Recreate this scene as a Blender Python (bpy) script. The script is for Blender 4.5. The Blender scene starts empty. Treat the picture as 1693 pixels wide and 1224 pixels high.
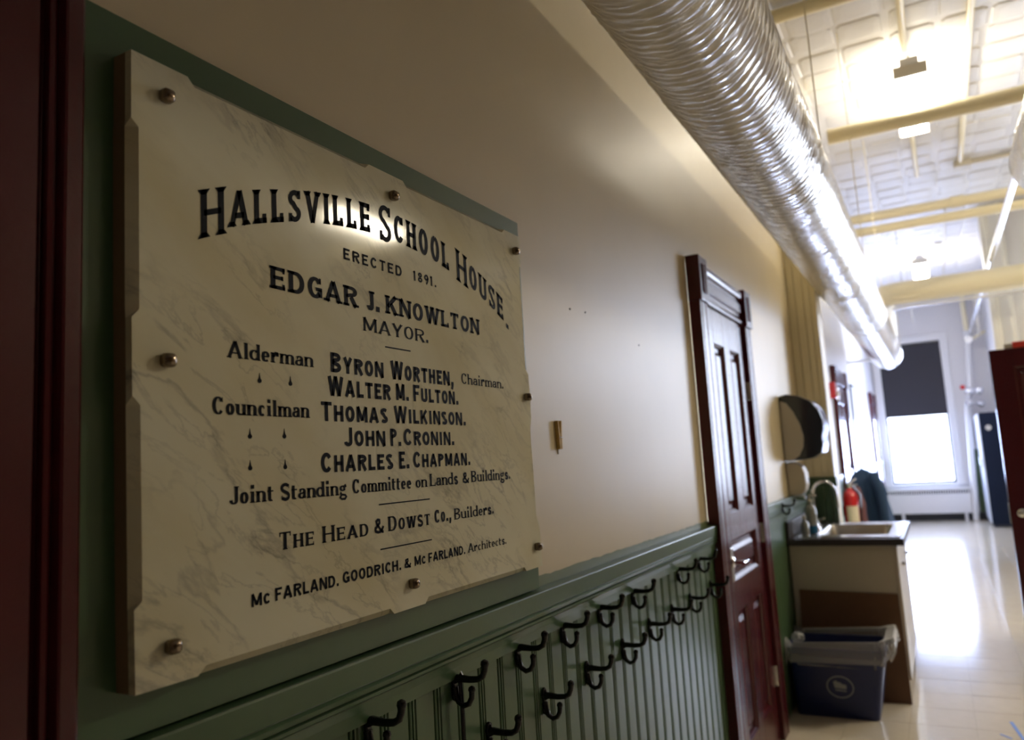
import bpy, math, random
import numpy as np
from mathutils import Vector, Matrix

random.seed(7)
rng = np.random.RandomState(11)
R = math.radians
S = bpy.context.scene
COL = S.collection

# ------------------------------------------------------------------ camera
def camera():
    yaw, pitch, roll = R(28.278), R(7.113), R(-3.364)
    cy, sy, cp, sp, cr, sr = math.cos(yaw), math.sin(yaw), math.cos(pitch), math.sin(pitch), math.cos(roll), math.sin(roll)
    f = Vector((-sy * cp, cy * cp, sp)); r = Vector((cy, sy, 0)); u = r.cross(f)
    r2 = cr * r + sr * u; u2 = -sr * r + cr * u
    cd = bpy.data.cameras.new('camera'); co = bpy.data.objects.new('camera', cd); COL.objects.link(co)
    m = Matrix((r2, u2, -f)).transposed().to_4x4(); m.translation = (0.9, 0, 1.47)
    co.matrix_world = m
    cd.sensor_width = 36; cd.lens = 36 * 1282.4 / 1693
    cd.clip_start = 0.02; cd.clip_end = 200
    cd.dof.use_dof = True; cd.dof.focus_distance = 1.4; cd.dof.aperture_fstop = 3.4
    S.camera = co
camera()

# ------------------------------------------------------------------ world, exposure
S.view_settings.view_transform = 'Standard'; S.view_settings.look = 'None'
S.view_settings.gamma = 1; S.view_settings.use_curve_mapping = False
S.view_settings.exposure = 0.12
w = bpy.data.worlds.new('sky'); S.world = w; w.use_nodes = True
w.node_tree.nodes['Background'].inputs[0].default_value = (0.72, 0.83, 1, 1)
w.node_tree.nodes['Background'].inputs[1].default_value = 7.0

LAMP = 32.0      # fluorescent diffuser strength
def area(name, loc, rot, sx, sy, power, col):
    l = bpy.data.lights.new(name, 'AREA'); l.shape = 'RECTANGLE'; l.size = sx; l.size_y = sy
    l.energy = power; l.color = col
    o = bpy.data.objects.new(name, l); COL.objects.link(o); o.location = loc; o.rotation_euler = rot
    return o
SKY = (0.49, 0.60, 1.0)
area('daylight_far_window', (0.6, 17.35, 1.36), (R(-90), 0, 0), 1.1, 1.36, 190, SKY)
area('added_corridor_daylight', (2.3, 13.0, 2.1), (0, R(90), 0), 2.6, 2.4, 170, SKY)  # added light for the far corridor, from a made-up window out of view
area('daylight_side_window', (3.3, 11.5, 2.3), (R(-90), 0, 0), 2.2, 2.8, 250, (0.70, 0.78, 1.0))

# ------------------------------------------------------------------ materials
def mat(name, col, rough=0.5, metal=0.0, coat=0.0, bump=None, var=None, spec=0.5, emit=None, coat_rough=0.1):
    m = bpy.data.materials.new(name); m.use_nodes = True
    nt = m.node_tree; b = nt.nodes['Principled BSDF']
    b.inputs['Base Color'].default_value = (*col, 1); b.inputs['Roughness'].default_value = rough
    b.inputs['Metallic'].default_value = metal; b.inputs['Coat Weight'].default_value = coat
    b.inputs['Coat Roughness'].default_value = coat_rough
    b.inputs['Specular IOR Level'].default_value = spec
    tc = nt.nodes.new('ShaderNodeTexCoord')
    if var:      # (scale, amount) mottled colour
        n = nt.nodes.new('ShaderNodeTexNoise'); n.inputs['Scale'].default_value = var[0]; n.inputs['Detail'].default_value = 5
        nt.links.new(tc.outputs['Object'], n.inputs['Vector'])
        mx = nt.nodes.new('ShaderNodeMix'); mx.data_type = 'RGBA'
        mx.inputs['A'].default_value = (*[c * (1 - var[1]) for c in col], 1)
        mx.inputs['B'].default_value = (*[min(1, c * (1 + var[1])) for c in col], 1)
        nt.links.new(n.outputs['Fac'], mx.inputs['Factor']); nt.links.new(mx.outputs['Result'], b.inputs['Base Color'])
    if bump:     # (scale, strength, distance)
        n = nt.nodes.new('ShaderNodeTexNoise'); n.inputs['Scale'].default_value = bump[0]; n.inputs['Detail'].default_value = 4
        nt.links.new(tc.outputs['Object'], n.inputs['Vector'])
        bp = nt.nodes.new('ShaderNodeBump'); bp.inputs['Strength'].default_value = bump[1]; bp.inputs['Distance'].default_value = bump[2]
        nt.links.new(n.outputs['Fac'], bp.inputs['Height']); nt.links.new(bp.outputs['Normal'], b.inputs['Normal'])
    if emit:
        b.inputs['Emission Color'].default_value = (*emit[0], 1); b.inputs['Emission Strength'].default_value = emit[1]
    return m

M = {}
M['wall'] = mat('cream_wall_paint', (0.64, 0.54, 0.35), 0.40, bump=(9, 0.25, 0.004), var=(3, 0.05))
M['lilac'] = mat('pale_lit_wall', (0.72, 0.70, 0.70), 0.4, bump=(8, 0.15, 0.003))  # cool window light on the far corridor walls put into the colour
M['green'] = mat('green_gloss_paint', (0.058, 0.112, 0.050), 0.30, bump=(60, 0.15, 0.001), var=(6, 0.08))
M['maroon'] = mat('maroon_gloss_paint', (0.070, 0.006, 0.010), 0.25, bump=(90, 0.25, 0.0012), var=(8, 0.15))
M['cream'] = mat('cream_pipe_paint', (0.86, 0.77, 0.53), 0.40, bump=(30, 0.1, 0.001))
M['ceil'] = mat('white_pressed_tin', (0.70, 0.68, 0.66), 0.5, bump=(25, 0.3, 0.003), var=(5, 0.05))
M['floor'] = mat('cream_vinyl_tile', (0.62, 0.55, 0.44), 0.13, var=(14, 0.07), bump=(7, 0.2, 0.002))
M['black'] = mat('black_engraving_paint', (0.006, 0.006, 0.008), 0.6, spec=0.08)
M['iron'] = mat('black_cast_iron', (0.004, 0.004, 0.005), 0.25, coat=0.1, spec=0.35, bump=(120, 0.2, 0.0006))
M['bronze'] = mat('antique_bronze', (0.22, 0.17, 0.12), 0.16, metal=1.0, bump=(150, 0.3, 0.0008))
M['chrome'] = mat('chrome', (0.8, 0.8, 0.8), 0.1, metal=1.0)
M['steel'] = mat('brushed_stainless_steel', (0.62, 0.60, 0.57), 0.27, metal=1.0)
M['silver'] = mat('galvanised_silver', (0.78, 0.79, 0.82), 0.25, metal=0.9)
M['foil'] = mat('silver_foil_wrap', (0.70, 0.67, 0.61), 0.36, metal=0.28, coat=1.0, coat_rough=0.14, bump=(45, 0.3, 0.002))
M['duct'] = mat('spiral_duct_metal', (0.80, 0.78, 0.76), 0.22, metal=0.8)
M['white'] = mat('white_enamel', (0.75, 0.74, 0.74), 0.35)
M['offwhite'] = mat('off_white_laminate', (0.60, 0.54, 0.44), 0.4)
M['counter'] = mat('dark_speckled_laminate', (0.045, 0.038, 0.042), 0.3, var=(180, 0.6))
M['brown'] = mat('brown_hardboard', (0.16, 0.075, 0.035), 0.55, var=(20, 0.12))
M['blue'] = mat('dark_blue_plastic', (0.003, 0.014, 0.10), 0.35)
M['lockerblue'] = mat('blue_locker_enamel', (0.003, 0.008, 0.024), 0.5, spec=0.2)
M['lockerdoor'] = mat('locker_door_painted_glare', (0.72, 0.76, 0.84), 0.2)  # off-white stands in for window glare on the locker fronts
M['blind'] = mat('charcoal_blind_fabric', (0.035, 0.033, 0.04), 0.8)
M['dark'] = mat('black_plastic', (0.012, 0.013, 0.016), 0.15, coat=0.5)
M['smoke'] = mat('smoked_plastic', (0.012, 0.022, 0.03), 0.1, coat=0.5)
M['greyplastic'] = mat('grey_plastic', (0.55, 0.52, 0.47), 0.4)
M['whiteplastic'] = mat('white_plastic', (0.62, 0.57, 0.48), 0.3)
M['red'] = mat('red_enamel', (0.55, 0.01, 0.015), 0.25, coat=0.5)
M['label'] = mat('cream_label', (0.75, 0.68, 0.5), 0.5)
M['navy'] = mat('navy_cloth', (0.008, 0.035, 0.085), 0.8, bump=(20, 0.5, 0.01))
M['browncloth'] = mat('brown_cloth', (0.13, 0.05, 0.05), 0.8, bump=(20, 0.5, 0.01))
M['wood'] = mat('pale_clothespin_wood', (0.62, 0.42, 0.13), 0.6, var=(120, 0.2))
M['tape'] = mat('blue_masking_tape', (0.09, 0.22, 0.72), 0.5)
M['soap'] = mat('blue_soap', (0.01, 0.12, 0.25), 0.15, coat=0.5)
M['clearish'] = mat('clear_bottle_plastic', (0.28, 0.29, 0.27), 0.12, coat=0.6)
M['grey'] = mat('grey_metal_cap', (0.62, 0.58, 0.50), 0.4)
M['printwhite'] = mat('pale_blue_print', (0.32, 0.34, 0.38), 0.5)
M['pilaster'] = mat('ivory_pilaster_paint', (0.80, 0.77, 0.70), 0.4)
M['lens'] = mat('lit_lamp_diffuser', (0.9, 0.9, 0.85), 0.5, emit=((1.0, 0.92, 0.76), LAMP))
M['lens2'] = mat('lit_hall_lamp_diffuser', (0.9, 0.9, 0.85), 0.5, emit=((1.0, 0.90, 0.68), LAMP * 4.5))
M['marble_edge'] = mat('marble_side_shade', (0.22, 0.15, 0.08), 0.45, var=(12, 0.2))  # shade on the tablet's side faces put into a darker colour
M['redsign'] = mat('red_sign_face', (0.75, 0.06, 0.04), 0.4)
M['darkbase'] = mat('dark_vinyl_base', (0.02, 0.022, 0.03), 0.4)
M['panel'] = mat('brown_wood_panelling', (0.16, 0.11, 0.06), 0.5, var=(6, .2))

def thin_clear(name, tint, tr, rough):
    m = bpy.data.materials.new(name); m.use_nodes = True; nt = m.node_tree
    nt.nodes.clear(); out = nt.nodes.new('ShaderNodeOutputMaterial')
    t = nt.nodes.new('ShaderNodeBsdfTransparent'); t.inputs[0].default_value = (*tint, 1)
    g = nt.nodes.new('ShaderNodeBsdfPrincipled'); g.inputs['Base Color'].default_value = (0.75, 0.75, 0.75, 1); g.inputs['Roughness'].default_value = rough
    lw = nt.nodes.new('ShaderNodeLayerWeight'); lw.inputs[0].default_value = 0.5
    mp = nt.nodes.new('ShaderNodeMapRange'); mp.inputs['To Min'].default_value = 1 - tr; mp.inputs['To Max'].default_value = min(1, 1 - tr + 0.5)
    nt.links.new(lw.outputs['Facing'], mp.inputs['Value'])
    mx = nt.nodes.new('ShaderNodeMixShader'); nt.links.new(mp.outputs[0], mx.inputs[0])
    nt.links.new(t.outputs[0], mx.inputs[1]); nt.links.new(g.outputs[0], mx.inputs[2]); nt.links.new(mx.outputs[0], out.inputs[0])
    return m
M['glass'] = thin_clear('window_glass', (1, 1, 1), 0.96, 0.02)
M['film'] = thin_clear('clear_bin_liner', (0.92, 0.93, 0.95), 0.72, 0.2)

def marble():
    m = bpy.data.materials.new('veined_white_marble'); m.use_nodes = True; nt = m.node_tree; L = nt.links
    b = nt.nodes['Principled BSDF']; b.inputs['Roughness'].default_value = 0.085
    b.inputs['Specular IOR Level'].default_value = 0.16
    tc = nt.nodes.new('ShaderNodeTexCoord')
    mp = nt.nodes.new('ShaderNodeMapping'); mp0 = nt.nodes.new('ShaderNodeMapping'); mp0.inputs['Rotation'].default_value = (R(36), 0, 0); mp.inputs['Scale'].default_value = (1, 1.0, 2.9)
    L.new(tc.outputs['Object'], mp0.inputs['Vector']); L.new(mp0.outputs[0], mp.inputs['Vector'])
    def ramp(src, stops):
        r = nt.nodes.new('ShaderNodeValToRGB'); L.new(src, r.inputs[0])
        e = r.color_ramp.elements; e[0].position, e[0].color = stops[0][0], (*[stops[0][1]] * 3, 1)
        e[1].position, e[1].color = stops[-1][0], (*[stops[-1][1]] * 3, 1)
        for p, v in stops[1:-1]:
            k = e.new(p); k.color = (v, v, v, 1)
        return r.outputs[0]
    n1 = nt.nodes.new('ShaderNodeTexNoise'); n1.inputs['Scale'].default_value = 2.6; n1.inputs['Detail'].default_value = 9; n1.inputs['Roughness'].default_value = 0.55; n1.inputs['Distortion'].default_value = 0.25
    L.new(mp.outputs[0], n1.inputs['Vector'])
    v1 = ramp(n1.outputs['Fac'], [(0.475, 0), (0.5, 1), (0.525, 0)])
    n2 = nt.nodes.new('ShaderNodeTexNoise'); n2.inputs['Scale'].default_value = 5.5; n2.inputs['Detail'].default_value = 8; n2.inputs['Roughness'].default_value = 0.6; n2.inputs['Distortion'].default_value = 0.4
    L.new(mp.outputs[0], n2.inputs['Vector'])
    v2 = ramp(n2.outputs['Fac'], [(0.48, 0), (0.5, 1), (0.52, 0)])
    n3 = nt.nodes.new('ShaderNodeTexNoise'); n3.inputs['Scale'].default_value = 4; n3.inputs['Detail'].default_value = 3
    L.new(tc.outputs['Object'], n3.inputs['Vector'])
    msk = ramp(n3.outputs['Fac'], [(0.42, 0), (0.62, 1)])
    def mth(op, a, bb):
        k = nt.nodes.new('ShaderNodeMath'); k.operation = op
        for i, q in enumerate((a, bb)):
            if isinstance(q, (int, float)): k.inputs[i].default_value = q
            else: L.new(q, k.inputs[i])
        return k.outputs[0]
    vein = mth('MULTIPLY', mth('ADD', mth('MULTIPLY', v1, 0.6), mth('MULTIPLY', v2, 0.45)), msk)
    mx = nt.nodes.new('ShaderNodeMix'); mx.data_type = 'RGBA'
    mx.inputs['A'].default_value = (0.70, 0.665, 0.495, 1); mx.inputs['B'].default_value = (0.33, 0.31, 0.25, 1)
    L.new(vein, mx.inputs['Factor'])
    n4 = nt.nodes.new('ShaderNodeTexNoise'); n4.inputs['Scale'].default_value = 2.4; n4.inputs['Detail'].default_value = 6
    L.new(mp.outputs[0], n4.inputs['Vector'])
    st = ramp(n4.outputs['Fac'], [(0.4, 0), (0.7, 1)])
    mx2 = nt.nodes.new('ShaderNodeMix'); mx2.data_type = 'RGBA'; mx2.blend_type = 'MULTIPLY'
    L.new(mth('MULTIPLY', st, 0.55), mx2.inputs['Factor']); L.new(mx.outputs['Result'], mx2.inputs['A']); mx2.inputs['B'].default_value = (0.78, 0.70, 0.50, 1)
    L.new(mx2.outputs['Result'], b.inputs['Base Color'])
    return m
M['marble'] = marble()

# ------------------------------------------------------------------ mesh helpers
class MB:
    def __init__(s): s.v = []; s.f = []
    def add(s, vs, fs):
        n = len(s.v); s.v += [tuple(map(float, q)) for q in vs]; s.f += [tuple(i + n for i in f) for f in fs]; return s
    def box(s, x0, x1, y0, y1, z0, z1):
        return s.add([(x0, y0, z0), (x1, y0, z0), (x1, y1, z0), (x0, y1, z0), (x0, y0, z1), (x1, y0, z1), (x1, y1, z1), (x0, y1, z1)],
                     [(0, 3, 2, 1), (4, 5, 6, 7), (0, 1, 5, 4), (1, 2, 6, 5), (2, 3, 7, 6), (3, 0, 4, 7)])
    def prism(s, poly, y0, y1):      # poly in (x,z), extruded along y
        n = len(poly)
        vs = [(x, y0, z) for x, z in poly] + [(x, y1, z) for x, z in poly]
        fs = [tuple(range(n)), tuple(reversed(range(n, 2 * n)))] + [(i, n + i, n + (i + 1) % n, (i + 1) % n) for i in range(n)]
        return s.add(vs, fs)
    def prism_z(s, poly, z0, z1):    # poly in (x,y)
        n = len(poly)
        vs = [(x, y, z0) for x, y in poly] + [(x, y, z1) for x, y in poly]
        fs = [tuple(reversed(range(n))), tuple(range(n, 2 * n))] + [(i, (i + 1) % n, n + (i + 1) % n, n + i) for i in range(n)]
        return s.add(vs, fs)
    def prism_x(s, poly, x0, x1):    # poly in (y,z)
        n = len(poly)
        vs = [(x0, y, z) for y, z in poly] + [(x1, y, z) for y, z in poly]
        fs = [tuple(reversed(range(n))), tuple(range(n, 2 * n))] + [(i, (i + 1) % n, n + (i + 1) % n, n + i) for i in range(n)]
        return s.add(vs, fs)
    def tube(s, pts, r, n=12, cap=True):
        pts = [Vector(p) for p in pts]; rs = r if isinstance(r, (list, tuple)) else [r] * len(pts)
        vs = []; fs = []; prev = None
        for i, p in enumerate(pts):
            d = (pts[min(i + 1, len(pts) - 1)] - pts[max(i - 1, 0)]).normalized()
            if prev is None:
                a = Vector((0, 0, 1)) if abs(d.z) < 0.9 else Vector((1, 0, 0)); u = d.cross(a).normalized()
            else: u = (prev - d * prev.dot(d)).normalized()
            prev = u; v = d.cross(u)
            for k in range(n):
                t = 2 * math.pi * k / n; vs.append(p + (u * math.cos(t) + v * math.sin(t)) * rs[i])
        for i in range(len(pts) - 1):
            for k in range(n): fs.append((i * n + k, i * n + (k + 1) % n, (i + 1) * n + (k + 1) % n, (i + 1) * n + k))
        if cap: fs += [tuple(reversed(range(n))), tuple(range((len(pts) - 1) * n, len(pts) * n))]
        return s.add(vs, fs)
    def lathe(s, prof, o=(0, 0, 0), ax='z', n=20):   # prof (radius, height)
        vs = []; fs = []
        for r, h in prof:
            for k in range(n):
                t = 2 * math.pi * k / n; c, q = math.cos(t) * r, math.sin(t) * r
                p = (c, q, h) if ax == 'z' else ((h, c, q) if ax == 'x' else (q, h, c))
                vs.append((p[0] + o[0], p[1] + o[1], p[2] + o[2]))
        for i in range(len(prof) - 1):
            for k in range(n): fs.append((i * n + k, i * n + (k + 1) % n, (i + 1) * n + (k + 1) % n, (i + 1) * n + k))
        fs += [tuple(reversed(range(n))), tuple(range((len(prof) - 1) * n, len(prof) * n))]
        return s.add(vs, fs)
    def build(s, name, m, parent=None, smooth=False, bevel=0, loc=None, seg=2):
        o0 = Vector((0, 0, 0)); p = parent; 
        while p is not None: o0 += p.location; p = p.parent
        if loc is not None: here = Vector(loc) - o0
        else: here = Vector((0, 0, 0))
        tot = o0 + here
        me = bpy.data.meshes.new(name); me.from_pydata([(x - tot.x, y - tot.y, z - tot.z) for x, y, z in s.v], [], s.f); me.update()
        if m: me.materials.append(m)
        if smooth:
            me.polygons.foreach_set('use_smooth', [True] * len(me.polygons))
            try: me.set_sharp_from_angle(angle=R(38))
            except Exception: pass
        o = bpy.data.objects.new(name, me); COL.objects.link(o); o.parent = parent; o.location = here
        if bevel:
            b = o.modifiers.new('bevel', 'BEVEL'); b.width = bevel; b.segments = seg; b.limit_method = 'ANGLE'; b.angle_limit = R(40)
        return o
def tag(o, label=None, cat=None, group=None, kind=None):
    if label: o['label'] = label
    if cat: o['category'] = cat
    if group: o['group'] = group
    if kind: o['kind'] = kind
    return o
def empty(name, loc, label=None, cat=None, group=None, kind=None):
    o = bpy.data.objects.new(name, None); COL.objects.link(o); o.location = loc; o.empty_display_size = 0.05
    return tag(o, label, cat, group, kind)
def copy_tree(o, loc=None, parent=None):
    c = o.copy(); COL.objects.link(c); c.parent = parent
    if loc is not None: c.location = loc
    for ch in list(o.children): copy_tree(ch, None, c)
    return c
def box(*a): return MB().box(*a)
def arcp(cx, cy, rx, ry, a0, a1, n=14):
    return [(cx + rx * math.cos(R(a0 + (a1 - a0) * i / n)), cy + ry * math.sin(R(a0 + (a1 - a0) * i / n))) for i in range(n + 1)]

# ================================================================== room shell
CEIL = 4.33
def struct(name, mb, m, label, cat, parent=None, **k):
    return tag(mb.build(name, m, parent, **k), label, cat, kind='structure')

# floor: slab plus single tiles
fl = struct('floor', box(-0.4, 6.2, -3, 17.3, -0.12, -0.003), M['floor'], 'glossy cream vinyl tile floor running down the corridor', 'floor')
TS = 0.3048
tm = MB(); g = 0.0007; tm.add([(g, g, -0.006), (TS - g, g, -0.006), (TS - g, TS - g, -0.006), (g, TS - g, -0.006),
      (g + .001, g + .001, 0), (TS - g - .001, g + .001, 0), (TS - g - .001, TS - g - .001, 0), (g + .001, TS - g - .001, 0)],
      [(0, 3, 2, 1), (4, 5, 6, 7), (0, 1, 5, 4), (1, 2, 6, 5), (2, 3, 7, 6), (3, 0, 4, 7)])
t0 = None
rest = MB()
for j in range(42):
    for i in range(7):
        x, y = i * TS, 4.15 + j * TS
        if t0 is None: o = t0 = tm.build('tile', M['floor'], fl)
        else:
            o = t0.copy(); COL.objects.link(o); o.parent = fl
        o.location = (x, y, 0); o.rotation_euler = (rng.normal(0, 0.0011), rng.normal(0, 0.0011), 0)

# ceiling: slab plus pressed tin panels
cl = struct('ceiling', box(-0.4, 6.2, -3, 17.3, CEIL, CEIL + 0.1), M['ceil'], 'white pressed tin ceiling of small embossed panels', 'ceiling')
P = 0.305
def tin(mb, x, y):
    a, b, h, q = 0.010, 0.05, 0.007, 0.0
    z = CEIL
    def loop(i, dz, c):
        return [(x + i + c, y + i * .8, z - dz), (x + P - i - c, y + i * .8, z - dz), (x + P - i, y + i * .8 + c, z - dz), (x + P - i, y + P - i * .8 - c, z - dz),
                (x + P - i - c, y + P - i * .8, z - dz), (x + i + c, y + P - i * .8, z - dz), (x + i, y + P - i * .8 - c, z - dz), (x + i, y + i * .8 + c, z - dz)]
    vs = loop(a, -0.004, 0.025) + loop(a + .010, h, 0.03) + loop(a + .05, h * 1.6, 0.05)
    fs = []
    for k in range(2):
        for i in range(8): fs.append((k * 8 + i, (k + 1) * 8 + i, (k + 1) * 8 + (i + 1) % 8, k * 8 + (i + 1) % 8))
    fs.append(tuple(reversed(range(16, 24))))
    # ring of beads along the border
    mb.add(vs, fs)
pm = MB(); tin(pm, 0, 0)
p0 = None; stuff = MB()
for j in range(-6, 41):
    for i in range(0, 18):
        x, y = i * P - 0.02, 4.9 + j * P
        if y > 16.7 or (x > 1.65 and y > 10.7): continue
        if i < 8 and 0 <= j < 37:
            if p0 is None: o = p0 = pm.build('panel', M['ceil'], cl)
            else: o = p0.copy(); COL.objects.link(o); o.parent = cl
            o.location = (x, y, 0); o.rotation_euler = (rng.normal(0, .004), rng.normal(0, .004), 0)
        else: tin(stuff, x, y)
tag(stuff.build('outer_panels', M['ceil'], cl), kind='stuff')

# left wall (near part X=0, further part set back), with wainscot boards as its pieces
wl = struct('wall_left', box(-0.4, 0, -3, 3.36, 0, CEIL).box(-0.4, 0, 3.36, 4.43, 2.34, CEIL).box(-0.4, 0, 4.43, 6.3, 0, CEIL),
            M['wall'], 'cream painted plaster wall above green beadboard wainscot', 'wall')
wl2 = struct('wall_left', box(-0.4, -0.1, 6.3, 17.3, 0, CEIL), M['lilac'], 'left wall of the far corridor beyond the pipe shaft, coloured pale for window light', 'wall')
BW = 0.081
bd = MB()
prof = [(0.0, 0.0), (0.0005, 0.0075), (0.0035, 0.0105), (0.058, 0.0105), (0.0595, 0.0065), (0.062, 0.0065), (0.0635, 0.0105), (0.0665, 0.0115), (0.0695, 0.0105), (0.071, 0.0065), (0.0735, 0.0065), (0.075, 0.0105), (0.0785, 0.0105), (0.0805, 0.0075), (0.0807, 0.0)]
bd.prism_z([(x, y) for y, x in prof], 0.0, 1.075)
bd0 = None
def boards(y0, y1, x, wl=wl):
    global bd0
    y = y0
    while y + BW <= y1 + 0.04:
        if bd0 is None: o = bd0 = bd.build('board', M['green'], wl)
        else: o = bd0.copy(); COL.objects.link(o); o.parent = wl
        o.location = (x, y, 0); y += BW
boards(0.553 + 0.003, 3.37, 0.0)
boards(4.46, 6.17, 0.0)
boards(6.5, 16.9, -0.1, wl2)

# far wall with the blind window
XA, XB, ZA, ZB = 0.06, 1.14, 0.69, 3.42
wf = struct('wall_far', box(-0.4, XA, 17, 17.3, 0, CEIL).box(XB, 2.3, 17, 17.3, 0, CEIL).box(XA, XB, 17, 17.3, 0, ZA).box(XA, XB, 17, 17.3, ZB, CEIL),
            M['lilac'], 'pale end wall of the corridor around the tall window', 'wall')
wr = struct('wall_right', box(1.9, 2.1, 14.2, 17, 0, CEIL).box(1.9, 2.1, 11.2, 11.8, 0, CEIL).box(1.9, 2.1, 11.8, 14.2, 0, 0.8).box(1.9, 2.1, 11.8, 14.2, 3.4, CEIL), M['lilac'], 'pale right wall of the far corridor behind the lockers', 'wall')
# side wall facing the camera, with a window beyond the frame
WX0, WX1, WZ0, WZ1 = 2.2, 4.4, 0.9, 3.7
ws = struct('wall_side', box(1.64, WX0, 11, 11.2, 0, CEIL).box(WX1, 6.2, 11, 11.2, 0, CEIL).box(WX0, WX1, 11, 11.2, 0, WZ0).box(WX0, WX1, 11, 11.2, WZ1, CEIL),
            M['lilac'], 'pale wall facing the viewer beyond the open maroon door', 'wall')
struct('wall_outer', box(6.0, 6.2, -3, 11, 0, CEIL), M['panel'], 'dark panelled outer wall on the right of the hall', 'wall')
struct('wall_back', box(-0.4, 6.2, -3.2, -3, 0, CEIL), M['panel'], 'dark panelled wall at the near end of the hall', 'wall')
# pilaster at the corner
pil = MB(); pil.prism_z([(1.64, 11.0), (1.64, 10.93), (1.70, 10.93), (1.715, 10.945), (1.735, 10.945), (1.75, 10.93)] + [(1.83 + 0.06 * math.cos(R(a)), 10.93 + 0.06 * math.sin(R(a)) - 0.0) for a in (-90, -60, -30, 0, 30)] + [(1.89, 11.0)], 0, CEIL)
struct('trim_1', pil, M['pilaster'], 'cream corner pilaster left of the grey side wall', 'trim', smooth=True)
bl = struct('baseboard_far', box(-0.1, 1.9, 16.9, 17.0, 0, 0.13), M['darkbase'], 'dark baseboard under the radiator cover', 'baseboard')
struct('trim_8', box(1.46, 1.89, 16.965, 17.0, 0.13, 1.3), M['green'], 'short green wainscot beside the far pipe', 'trim')

# shaft boxed with vertical boards
sh = empty('trim_2', (0.1, 6.27, 0), 'boxed pipe shaft with cream boards above green wainscot', 'trim', kind='structure')
MB().box(-0.1, 0.205, 6.26, 6.5, 0, CEIL).build('casing', M['cream'], sh)
edges = [0.0, 0.058, 0.118, 0.165, 0.205]
for a, b in zip(edges, edges[1:]):
    box(a + .0015, b - .0015, 6.245, 6.265, 1.26, CEIL).build('board', M['cream'], sh, bevel=0.003)
    box(a + .0015, b - .0015, 6.242, 6.265, 0.0, 1.19).build('board', M['green'], sh, bevel=0.003)
box(-0.0, 0.215, 6.225, 6.27, 1.19, 1.26).build('rail', M['green'], sh, bevel=0.006)

# chair rail
def rail(y0, y1, x, n, label):
    p = [(x, 1.06), (x + .020, 1.063), (x + .022, 1.085), (x + .026, 1.100), (x + .030, 1.104), (x + .030, 1.109), (x + .024, 1.1105), (x + .024, 1.1135), (x + .032, 1.115), (x + .033, 1.122), (x + .028, 1.126), (x + .033, 1.130), (x + .035, 1.168), (x + .034, 1.171), (x + .002, 1.173), (x, 1.173)]
    m = MB(); m.prism(p, y0, y1)
    r = struct(n, m, M['green'], label, 'trim')
    # painted band on the plaster just above the rail
    return r
rail(0.556, 3.37, 0.0, 'trim_3', 'moulded green chair rail under the marble tablet')
rail(4.44, 6.25, 0.0, 'trim_4', 'short green chair rail between maroon door and sink')
rail(6.5, 17.0, -0.1, 'trim_5', 'green chair rail of the far corridor')
pb = MB()      # ragged painted band above the rail
ys = np.linspace(1.73, 3.37, 60)
vs = []; fs = []
for i, y in enumerate(ys):
    vs += [(0.0012, y, 1.165), (0.0012, y, 1.199 + rng.normal(0, .0012) - 0.004 * (y - 1.7))]
for i in range(len(ys) - 1): fs.append((2 * i, 2 * i + 2, 2 * i + 3, 2 * i + 1))
pb.add(vs, fs)
pb.build('paint_band', mat('green_band_paint', (0.15, 0.19, 0.085), 0.45), wl)

# near door casing at the left edge
cm = MB()
cm.prism_z([(0, 0.36), (0.03, 0.36), (0.03, 0.47), (0.03, 0.498), (0.022, 0.501), (0.020, 0.504), (0.024, 0.506), (0.020, 0.508), (0.029, 0.511), (0.030, 0.5165), (0.020, 0.519), (0.024, 0.522), (0.020, 0.526), (0.029, 0.530), (0.030, 0.533), (0.030, 0.551), (0.027, 0.555), (0, 0.555)], 0, 2.9)
struct('trim_6', cm, M['maroon'], 'maroon fluted door casing at the left edge', 'trim')

# green backboard behind the tablet
gb = MB(); gb.box(0, 0.02, 0.556, 1.712, 1.176, 2.088)
struct('trim_7', gb, M['green'], 'green painted backboard behind the marble tablet', 'trim', bevel=0.0015)

# ------------------------------------------------------------------ windows
w1 = empty('window_1', (0.6, 17.0, ZA), 'tall bright window at the corridor end', 'window', kind='structure')
f = MB(); T = 0.13
f.box(XA - T, XA, 16.96, 17.02, ZA - 0.04, ZB + T).box(XB, XB + T, 16.96, 17.02, ZA - 0.04, ZB + T).box(XA, XB, 16.96, 17.02, ZB, ZB + T)
f.build('casing', M['white'], w1, bevel=0.008)
box(XA - .16, XB + .16, 16.92, 17.04, ZA - .05, ZA).build('sill', M['white'], w1, bevel=0.008)
s_ = MB(); s_.box(XA, XA + .035, 17.05, 17.1, ZA, ZB).box(XB - .035, XB, 17.05, 17.1, ZA, ZB).box(XA, XB, 17.05, 17.1, ZA, ZA + .045).box(XA, XB, 17.05, 17.1, ZB - .05, ZB).box(XA, XB, 17.05, 17.1, 2.04, 2.09)
s_.build('sash', M['dark'], w1)
box(XA + .03, XB - .03, 17.07, 17.076, ZA + .04, ZB - .04).build('pane', M['glass'], w1)
w2 = empty('window_2', (3.3, 11.1, WZ0), 'large window of the side wall beyond the right edge', 'window', kind='structure')
f = MB(); f.box(WX0 - .1, WX0, 10.96, 11.02, WZ0, WZ1 + .1).box(WX1, WX1 + .1, 10.96, 11.02, WZ0, WZ1 + .1).box(WX0, WX1, 10.96, 11.02, WZ1, WZ1 + .1).box(WX0 - .1, WX1 + .1, 10.94, 11.04, WZ0 - .05, WZ0)
f.build('casing', M['white'], w2, bevel=0.006)
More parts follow.
